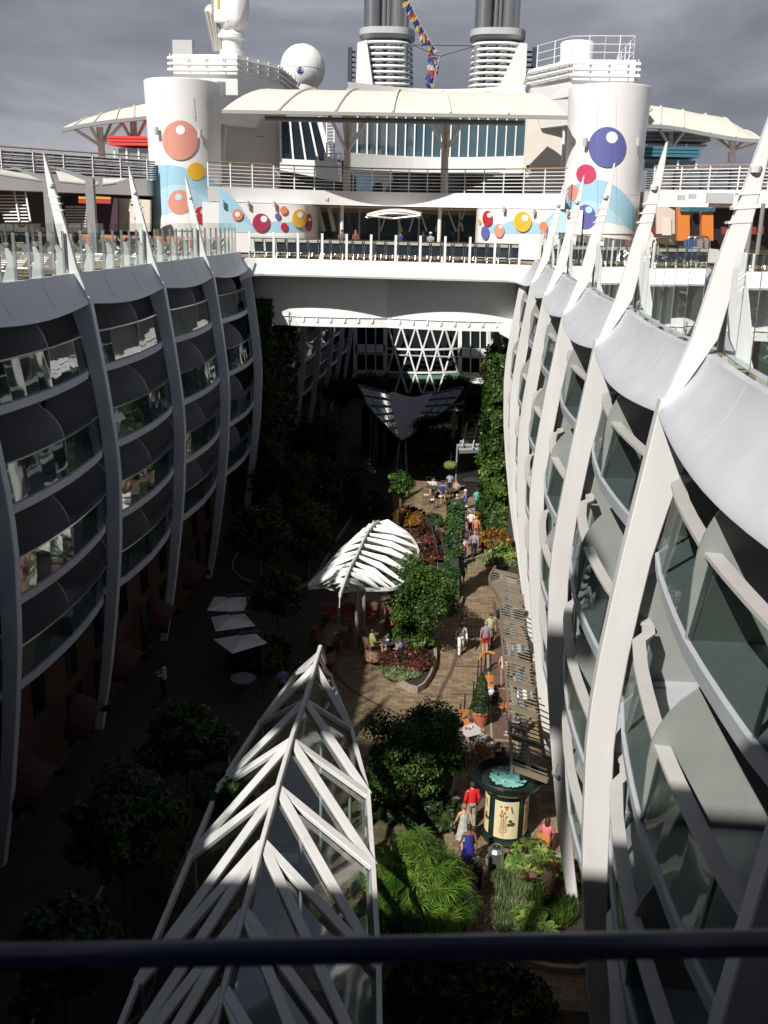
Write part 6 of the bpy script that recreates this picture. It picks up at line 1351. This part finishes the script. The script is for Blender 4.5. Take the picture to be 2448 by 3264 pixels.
# fan palms (lady palm clump)
def fanclump(pos,R,H,nf,lab,m=leaf_p,L_=0.55,w_=0.055,nl=11,stems=True,cat='palm'):
    t=empty('fan_palm',pos,lab,cat); V=[];k=0; st=MB()
    for i in range(nf):
        a=rng.uniform(0,2*math.pi); rr=R*math.sqrt(rng.uniform(0,1)); z=H*(1-0.55*(rr/R)**1.6)*rng.uniform(0.72,1.05); c=np.array([rr*math.cos(a),rr*math.sin(a),z]); out=np.array([math.cos(a)*0.6*rr/R,math.sin(a)*0.6*rr/R,0.0])+rng.normal(size=3)*0.25; out[2]=0.75; out/=np.linalg.norm(out)
        ref=np.array([math.cos(a),math.sin(a),0.1]); u=np.cross(out,ref); u/=np.linalg.norm(u); w=np.cross(u,out)
        for j in range(nl):
            b=2*math.pi*j/nl*0.92+rng.uniform(-.12,.12); d=u*math.cos(b)+w*math.sin(b)+out*0.30; d/=np.linalg.norm(d); s=np.cross(d,out); s/=np.linalg.norm(s); l=L_*rng.uniform(0.75,1.15)
            mid=c+d*l*0.6+np.array([0,0,-0.02]); tip=c+d*l-np.array([0,0,0.16*l+0.06]); V+= [c,mid-s*w_/2,tip,mid+s*w_/2]
        if stems and i%2==0: st.path([Vector(pos)+Vector((c[0]*0.5,c[1]*0.5,0)),Vector(pos)+Vector((c[0]*0.8,c[1]*0.8,z*0.6)),Vector(pos)+Vector(tuple(c))],0.012,5)
    V=np.array(V); npmesh('fan_leaves',V,np.arange(len(V)).reshape(-1,4),m,t)
    if stems: st.build('stems',bark,t)
    return t
def fanat(x,y,zc,R,H,nf,lab,**k): p=PZ(x,y,zc); return fanclump((p.x,p.y,0),R,H,nf,lab,**k)
fanat(897,1885,2.0,1.65,3.1,210,'big bright clump of fan palms in the sunny foreground bed',L_=0.52,nl=24,w_=0.030)
fanat(360,1790,2.4,1.1,2.6,20,'dim fan palm left of the leaf roof edge',L_=0.6,m=leaf_p)
fanat(470,2010,2.0,1.0,2.4,14,'dim fan palm beside the near left beam of the leaf roof',L_=0.5,m=leaf_d)
fanat(780,1990,0.8,0.6,1.2,9,'small fan palm under the right edge of the leaf roof',L_=0.4,m=leaf_d)
def shrub(x,y,z0,R,H,n,size,m,lab,cat='shrub',asp=2.2,up=0.6,name='leafy_shrub'):
    p=PZ(x,y,z0); t=empty(name,(p.x,p.y,z0),lab,cat); a=rng.uniform(0,2*math.pi,n); rr=R*np.sqrt(rng.uniform(0,1,n)); hh=H*(1-0.6*(rr/R)**2)*rng.uniform(0.35,1.0,n)*(0.8+0.25*np.sin(a*3+rr*4))
    P_=np.stack([rr*np.cos(a),rr*np.sin(a),hh],1); Nn=np.stack([np.cos(a)*rr/R,np.sin(a)*rr/R,np.full(n,0.6)],1)+rng.normal(size=(n,3))*0.6
    v,f=quads(P_,Nn,size*rng.uniform(0.7,1.3,n),asp); npmesh('foliage',v,f,m,t)
    st=MB(); [st.tube((p.x+0.3*R*math.cos(q_),p.y+0.3*R*math.sin(q_),z0-0.1),(p.x+0.6*R*math.cos(q_),p.y+0.6*R*math.sin(q_),z0+H*0.6),0.015,5) for q_ in (0,1.6,3.1,4.7)]; st.build('stems',bark,t); return t
def rosettes(x,y,R,n,L_,m,lab,name='rosette_plant',H=0.7): p=PZ(x,y,0.5); return fanclump((p.x,p.y,0.1),R,H,n,lab,m=m,L_=L_,w_=0.065,nl=16,stems=False,cat='shrub')
shrub(890,1392,0.3,1.1,1.5,1800,0.12,leaf_g,'bright green bush in the curved stone planter'); shrub(880,1430,0.3,1.3,0.6,1400,0.10,leaf_r,'low reddish foliage around the bush in the curved planter'); shrub(865,1450,0.3,1.0,0.3,1500,0.07,leaf_b,'pale edging plants along the curved stone planter')
shrub(885,1128,0.3,1.3,1.1,900,0.22,leaf_c,'orange and yellow croton left of the terrace'); shrub(915,1165,0.3,1.4,0.8,1100,0.18,leaf_r,'dark red shrub by the footbridge railing'); shrub(925,1205,0.3,1.1,0.8,900,0.15,leaf_r,'dark red shrub above the round tree'); shrub(935,1128,0.3,0.7,0.7,500,0.14,leaf_g,'small green shrub between croton and footbridge')
shrub(1045,1135,0.3,1.1,1.2,900,0.2,leaf_c,'tall orange croton right of the queue'); shrub(1068,1175,0.3,1.2,1.1,1000,0.2,leaf_c,'orange croton at the foot of the white columns'); shrub(1085,1205,0.3,1.0,0.9,800,0.16,leaf_y,'yellow and red croton at the end of the right bed')
shrub(1085,1140,0.4,1.4,1.8,1500,0.22,leaf_w,'large leafed bright green shrub below the living wall'); shrub(1078,1215,0.2,1.2,0.5,1800,0.08,leaf_b,'soft dark grass mound next to the red lamp')
shrub(1015,900,0.3,2.6,1.6,1500,0.28,leaf_y,'yellow green planting in the far sunlit bed'); shrub(1045,915,0.3,2.2,1.3,1000,0.28,leaf_c,'far sunlit croton near the living wall')
shrub(770,1090,0.3,2.5,1.2,1200,0.2,leaf_d,'black green ground shrubs near the louvred canopy'); shrub(560,1420,0.3,1.5,1.0,800,0.2,leaf_d,'shaded shrub by the parasols')
shrub(870,1735,0.2,1.5,0.9,1800,0.09,leaf_d,'low green shrub half lit in front of the dark round tree'); shrub(950,1765,0.2,0.9,1.0,800,0.12,leaf_d,'dim shrub between the tree and the floral dress')
rosettes(1120,1850,0.75,16,0.34,leaf_y,'yellow striped rosette plants at the corner of the right bed'); rosettes(1150,1835,0.6,12,0.34,leaf_y,'yellow striped rosette plants behind the mushroom light'); rosettes(1180,1905,0.7,14,0.36,leaf_r,'dark red rosette shrub at the foot of the near white column',H=1.0)
rosettes(1155,1985,0.8,16,0.36,leaf_y,'half shaded yellow striped rosettes at the near end of the right bed'); rosettes(1215,1870,0.7,12,0.34,leaf_y,'striped rosettes partly hidden by the white column')
def blades(x,y,R,n,H,m,lab):
    p=PZ(x,y,0.2); t=empty('grass_clump',(p.x,p.y,0.15),lab,'grass'); a=rng.uniform(0,6.28,n); rr=R*np.sqrt(rng.uniform(0,1,n)); b=rng.uniform(0,6.28,n); h=H*rng.uniform(0.5,1,n); ln=rng.uniform(0.1,0.5,n)*H
    base=np.stack([rr*np.cos(a),rr*np.sin(a)*1.4,np.zeros(n)],1); tip=base+np.stack([ln*np.cos(b),ln*np.sin(b),h],1); mid=(base+tip)/2+np.array([0,0,0.1*H]); w=np.stack([-np.sin(b),np.cos(b),np.zeros(n)],1)*0.012
    v=np.stack([base,mid-w,tip,mid+w],1).reshape(-1,3); npmesh('blades',v,np.arange(4*n).reshape(-1,4),m,t)
blades(1105,1905,0.7,3500,0.45,leaf_b,'silvery green grass clump left of the mushroom light'); blades(1112,1985,0.7,2500,0.4,leaf_b,'darker grass clump spilling on the path edge'); blades(1195,1960,0.7,1800,0.6,leaf_w,'tall green blades at the near end of the right bed')
shrub(1040,2190,0.1,2.0,0.9,2200,0.14,leaf_d,'low dark foliage below the blue rail, right of the leaf roof'); shrub(930,2150,0.1,1.2,0.8,1500,0.13,leaf_d,'low dark foliage below the blue rail, beside the leaf roof')
# conifer in pot, hanging baskets
n=3500; u=rng.uniform(0,1,n); a=rng.uniform(0,6.28,n); rr=(0.40*(1-u)**0.7+0.05)*rng.uniform(0.75,1.05,n); P_=np.stack([rr*np.cos(a),rr*np.sin(a),0.66+1.65*u],1); v,f=quads(P_,np.stack([np.cos(a),np.sin(a),np.full(n,.5)],1)+rng.normal(size=(n,3))*.5,0.05*np.ones(n),2.0); npmesh('foliage',v,f,leaf_d,pt)
for x,y,z,l in((973,1009,3.2,'hanging basket with trailing greenery beside the tall tables'),(1052,1032,2.8,'hanging basket with orange flowers under the green pergola')):
    p=PY(x,y,72); t=empty('hanging_basket',p,l,'hanging basket'); MB().sphere(p,(0.28,0.28,0.22),12,8).build('basket',terracotta,t); MB().tube(p,p+Vector((0,0,1.2)),0.015,5).build('chain',dgrey,t)
    m_=500; d=rng.normal(size=(m_,3)); d/=np.linalg.norm(d,axis=1,keepdims=True); v,f=quads(d*np.array([.55,.5,.32])+[0,0,.15],d,0.14*np.ones(m_)); npmesh('trailing_leaves',v,f,leaf_y if x<1000 else leaf_c,t)
# ================================================================ PARK PEOPLE
def ps(label,x,y,h,face,pose='stand',**k):
    """x,y = pixel of the top of the head"""
    top=h if pose!='sit' else h*0.77; p=PZ(x,y,top); return person(label,Vector((p.x,p.y,0)),R_(face),h,pose,**k)
BLK=(0.015,0.015,0.018)
ps('woman in a long black and white floral strap dress walking past the poster kiosk',1004,1737,1.68,20,'walk',top=('dress',(0.42,0.40,0.36)),bot=None,hair=('hair_short',(0.22,0.13,0.06)),skin=SKIN3,pat=True)
ps('woman in a royal blue sleeveless dress carrying a bag, walking away',1015,1782,1.66,10,'walk',top=('dress',(0.02,0.02,0.22)),bot=None,hair=('hair_short',(0.015,0.01,0.01)),skin=SKIN2)
ps('dark haired person in a black top with pale collar, nearest on the path',1034,1838,1.5,0,'walk',top=('shirt',BLK),bot=('trousers',BLK),hair=('hair_short',(0.012,0.01,0.01)),skin=SKIN2)
ps('person in a bright red jacket and pale trousers left of the poster kiosk',1022,1690,1.75,15,'stand',top=('jacket',(0.55,0.012,0.012)),bot=('trousers',(0.30,0.28,0.24)),hair=('hair_short',(0.03,0.02,0.015)))
p_=ps('woman in pink seated on the orange slatted chair right of the kiosk',1184,1768,1.65,-20,'sit',top=('shirt',(0.62,0.16,0.17)),bot=('trousers',(0.6,0.17,0.19)),hair=('hair_long',(0.03,0.012,0.01)))
ps('balding man in a grey shirt seated at the grey square table',1044,1574,1.75,20,'sit',arms='down',top=('shirt',(0.33,0.34,0.35)),bot=('shorts',(0.2,0.17,0.12)),hair=('hair_short',(0.18,0.13,0.09)),skin=SKIN3)
ps('bald man in black in the shade behind the kiosk',1087,1612,1.75,-30,'stand',top=('shirt',BLK),bot=('trousers',BLK),hair=None,skin=(0.30,0.11,0.06))
ps('dark haired woman in a black top seated at the crowded table',1072,1484,1.62,60,'sit',arms='down',top=('shirt',BLK),bot=('trousers',(0.05,0.045,0.05)),hair=('hair_short',(0.012,0.008,0.008)),skin=SKIN3)
ps('man in a cream tank top and beige shorts standing by the curved rail',1092,1405,1.8,0,'stand',top=('tank',(0.60,0.44,0.36)),bot=('shorts',(0.28,0.20,0.17)),hair=('hair_short',(0.05,0.03,0.02)),skin=(0.40,0.19,0.12))
ps('grey haired man in a blue and red checked shirt and red shorts',1051,1343,1.72,10,'stand',top=('shirt',(0.24,0.20,0.27)),bot=('shorts',(0.42,0.012,0.02)),hair=('hair_short',(0.20,0.17,0.15)),skin=SKIN3,pat=True)
ps('man in a pale yellow shirt standing beyond the checked shirt man',1061,1324,1.78,200,'stand',top=('shirt',(0.42,0.42,0.27)),bot=('trousers',(0.10,0.09,0.07)),hair=('hair_short',(0.05,0.03,0.02)),skin=(0.38,0.18,0.11))
ps('woman in a white tunic and trousers walking on the path in tree shade',998,1344,1.68,190,'walk',top=('jacket',(0.62,0.62,0.62)),bot=('trousers',(0.62,0.62,0.62)),hair=('hair_short',(0.05,0.03,0.02)),skin=SKIN2)
ps('man in a teal t-shirt and dark shorts, last in the queue',1000,1205,1.78,0,'stand',top=('shirt',(0.01,0.13,0.18)),bot=('shorts',BLK),hair=('hair_short',(0.02,0.015,0.012)))
ps('woman in a dark red blouse in the queue beside the creeper pillar',997,1168,1.65,170,'stand',arms='forward',top=('shirt',(0.22,0.012,0.018)),bot=('trousers',(0.14,0.012,0.02)),hair=('hair_long',(0.10,0.03,0.02)))
ps('woman in a white and purple patterned jacket in the queue',1026,1148,1.66,0,'walk',top=('jacket',(0.28,0.25,0.33)),bot=('trousers',BLK),hair=('hair_short',(0.40,0.22,0.10)),skin=SKIN3,pat=True)
ps('woman in an orange top in the queue, right side',1030,1115,1.66,0,'stand',top=('tank',(0.55,0.20,0.08)),bot=('shorts',(0.3,0.13,0.08)),hair=('hair_short',(0.35,0.2,0.1)),skin=(0.5,0.24,0.14))
ps('person in a white shirt with a dark shoulder strap heading the queue',1019,1103,1.72,0,'stand',top=('shirt',(0.62,0.62,0.66)),bot=('trousers',(0.04,0.03,0.04)),hair=('hair_short',(0.35,0.14,0.07)),skin=SKIN3)
ps('person in a black shirt and turquoise shorts in the queue',1001,1110,1.68,0,'stand',top=('shirt',BLK),bot=('shorts',(0.08,0.30,0.36)),hair=('hair_short',(0.33,0.17,0.07)))
ps('small person in a blue and red print dress in the queue',1008,1137,1.45,0,'stand',top=('shirt',(0.16,0.06,0.10)),bot=('shorts',(0.04,0.05,0.10)),hair=('hair_short',(0.35,0.16,0.08)),skin=SKIN3,pat=True)
ps('child in a white shirt in the middle of the queue',1003,1160,1.5,200,'stand',top=('shirt',(0.6,0.58,0.56)),bot=('trousers',BLK),hair=('hair_short',(0.02,0.015,0.012)),skin=SKIN3)
ps('dark haired person in white seated at the tall brown table',937,1032,1.9,170,'sit',top=('shirt',(0.50,0.51,0.56)),bot=('shorts',(0.3,0.25,0.2)),hair=('hair_short',(0.02,0.015,0.012)),skin=SKIN3)
ps('man in a royal blue t-shirt seated at the tall tables',956,1042,1.9,190,'sit',top=('shirt',(0.015,0.05,0.18)),bot=('shorts',(0.05,0.05,0.06)),hair=('hair_short',(0.03,0.02,0.015)),skin=SKIN3)
ps('auburn haired woman in a white floral tank top standing among the tall tables',987,1036,1.74,170,'stand',arms='forward',top=('tank',(0.38,0.30,0.34)),bot=('trousers',BLK),hair=('hair_long',(0.22,0.05,0.02)),skin=SKIN3,pat=True)
ps('blonde bare shouldered woman seated with her back to the viewer',988,1068,1.85,10,'sit',top=('tank',(0.45,0.24,0.17)),bot=('trousers',(0.18,0.10,0.18)),hair=('hair_short',(0.55,0.36,0.14)),skin=SKIN3)
ps('white haired man in a violet shirt seated at the tall tables',1006,1058,1.95,60,'sit',top=('shirt',(0.15,0.14,0.42)),bot=('trousers',(0.03,0.03,0.04)),hair=('hair_short',(0.55,0.55,0.55)),skin=SKIN3)
ps('person in a turquoise print shirt and jeans standing right of the tall tables',1031,1056,1.7,-15,'stand',top=('shirt',(0.10,0.42,0.34)),bot=('trousers',(0.10,0.20,0.28)),hair=('hair_short',(0.02,0.015,0.012)),skin=SKIN3,pat=True)
ps('pale blue shirted person at the back of the tall tables, in shade',973,1020,1.75,180,'stand',top=('shirt',(0.3,0.32,0.42)),bot=('trousers',BLK),hair=('hair_short',(0.02,0.015,0.012)),skin=SKIN2)
ps('man in a lime shirt and dark shorts leaning from a patterned armchair',805,1360,1.75,-60,'sit',arms='forward',top=('shirt',(0.30,0.34,0.10)),bot=('shorts',BLK),hair=('hair_short',(0.02,0.015,0.012)))
ps('child in a blue top seated behind the round planted bed',866,1381,1.45,60,'sit',top=('shirt',(0.06,0.16,0.36)),bot=('shorts',(0.03,0.04,0.08)),hair=('hair_short',(0.03,0.02,0.015)))
ps('person in red seated under the branches of the round tree',855,1318,1.7,180,'sit',top=('shirt',(0.38,0.02,0.02)),bot=('trousers',BLK),hair=('hair_short',(0.03,0.02,0.015)))
ps('person in a white cap seated at the shaded drinks table',728,1368,1.7,60,'sit',top=('shirt',(0.03,0.03,0.035)),bot=('trousers',BLK),hair=('hair_short',(0.03,0.02,0.015)),cap=(0.65,0.65,0.68))
ps('person in a white shirt bending in the deep shade left of the parasols',352,1428,1.75,120,'stand',arms='forward',top=('jacket',(0.62,0.62,0.72)),bot=('trousers',BLK),hair=('hair_short',(0.02,0.015,0.012)),skin=SKIN2)
ps('person in pale blue in deep shade behind the leaf roof',610,1440,1.7,20,'stand',top=('shirt',(0.2,0.28,0.5)),bot=('shorts',BLK),hair=('hair_short',(0.02,0.015,0.012)))
ps('person in dark blue in deep shade just left of the leaf roof tip',648,1420,1.7,20,'stand',top=('shirt',(0.01,0.015,0.12)),bot=('shorts',BLK),hair=('hair_short',(0.02,0.015,0.012)))
ps('man with folded arms in white under the slatted pergola, by the columns',1124,1445,1.7,30,'stand',arms='forward',top=('shirt',(0.5,0.53,0.6)),bot=('trousers',(0.3,0.3,0.33)),hair=('hair_short',(0.03,0.02,0.015)))
ps('dark haired diner bending below the slatted pergola near the column foot',1128,1530,1.65,80,'sit',top=('shirt',BLK),bot=('trousers',BLK),hair=('hair_short',(0.01,0.008,0.008)))
ps('seated diner in grey at the far end of the slatted pergola',1096,1290,1.7,60,'sit',top=('shirt',(0.10,0.10,0.10)),bot=('trousers',BLK),hair=('hair_short',(0.02,0.015,0.01)))
table(1110,1310,0,0.45,'grey table under the far end of the slatted pergola',True); table(1122,1400,0,0.45,'grey table under the middle of the slatted pergola',True); table(1130,1500,0,0.4,'white laid table under the slatted pergola near the column foot',False,(),white)
ps('visitor standing behind the far end wall windows, lower right',1035,828-75,1.7,180,'stand',top=('shirt',(0.35,0.5,0.5)),bot=('trousers',(0.3,0.4,0.4)),hair=('hair_short',(0.02,0.015,0.01))) if False else None
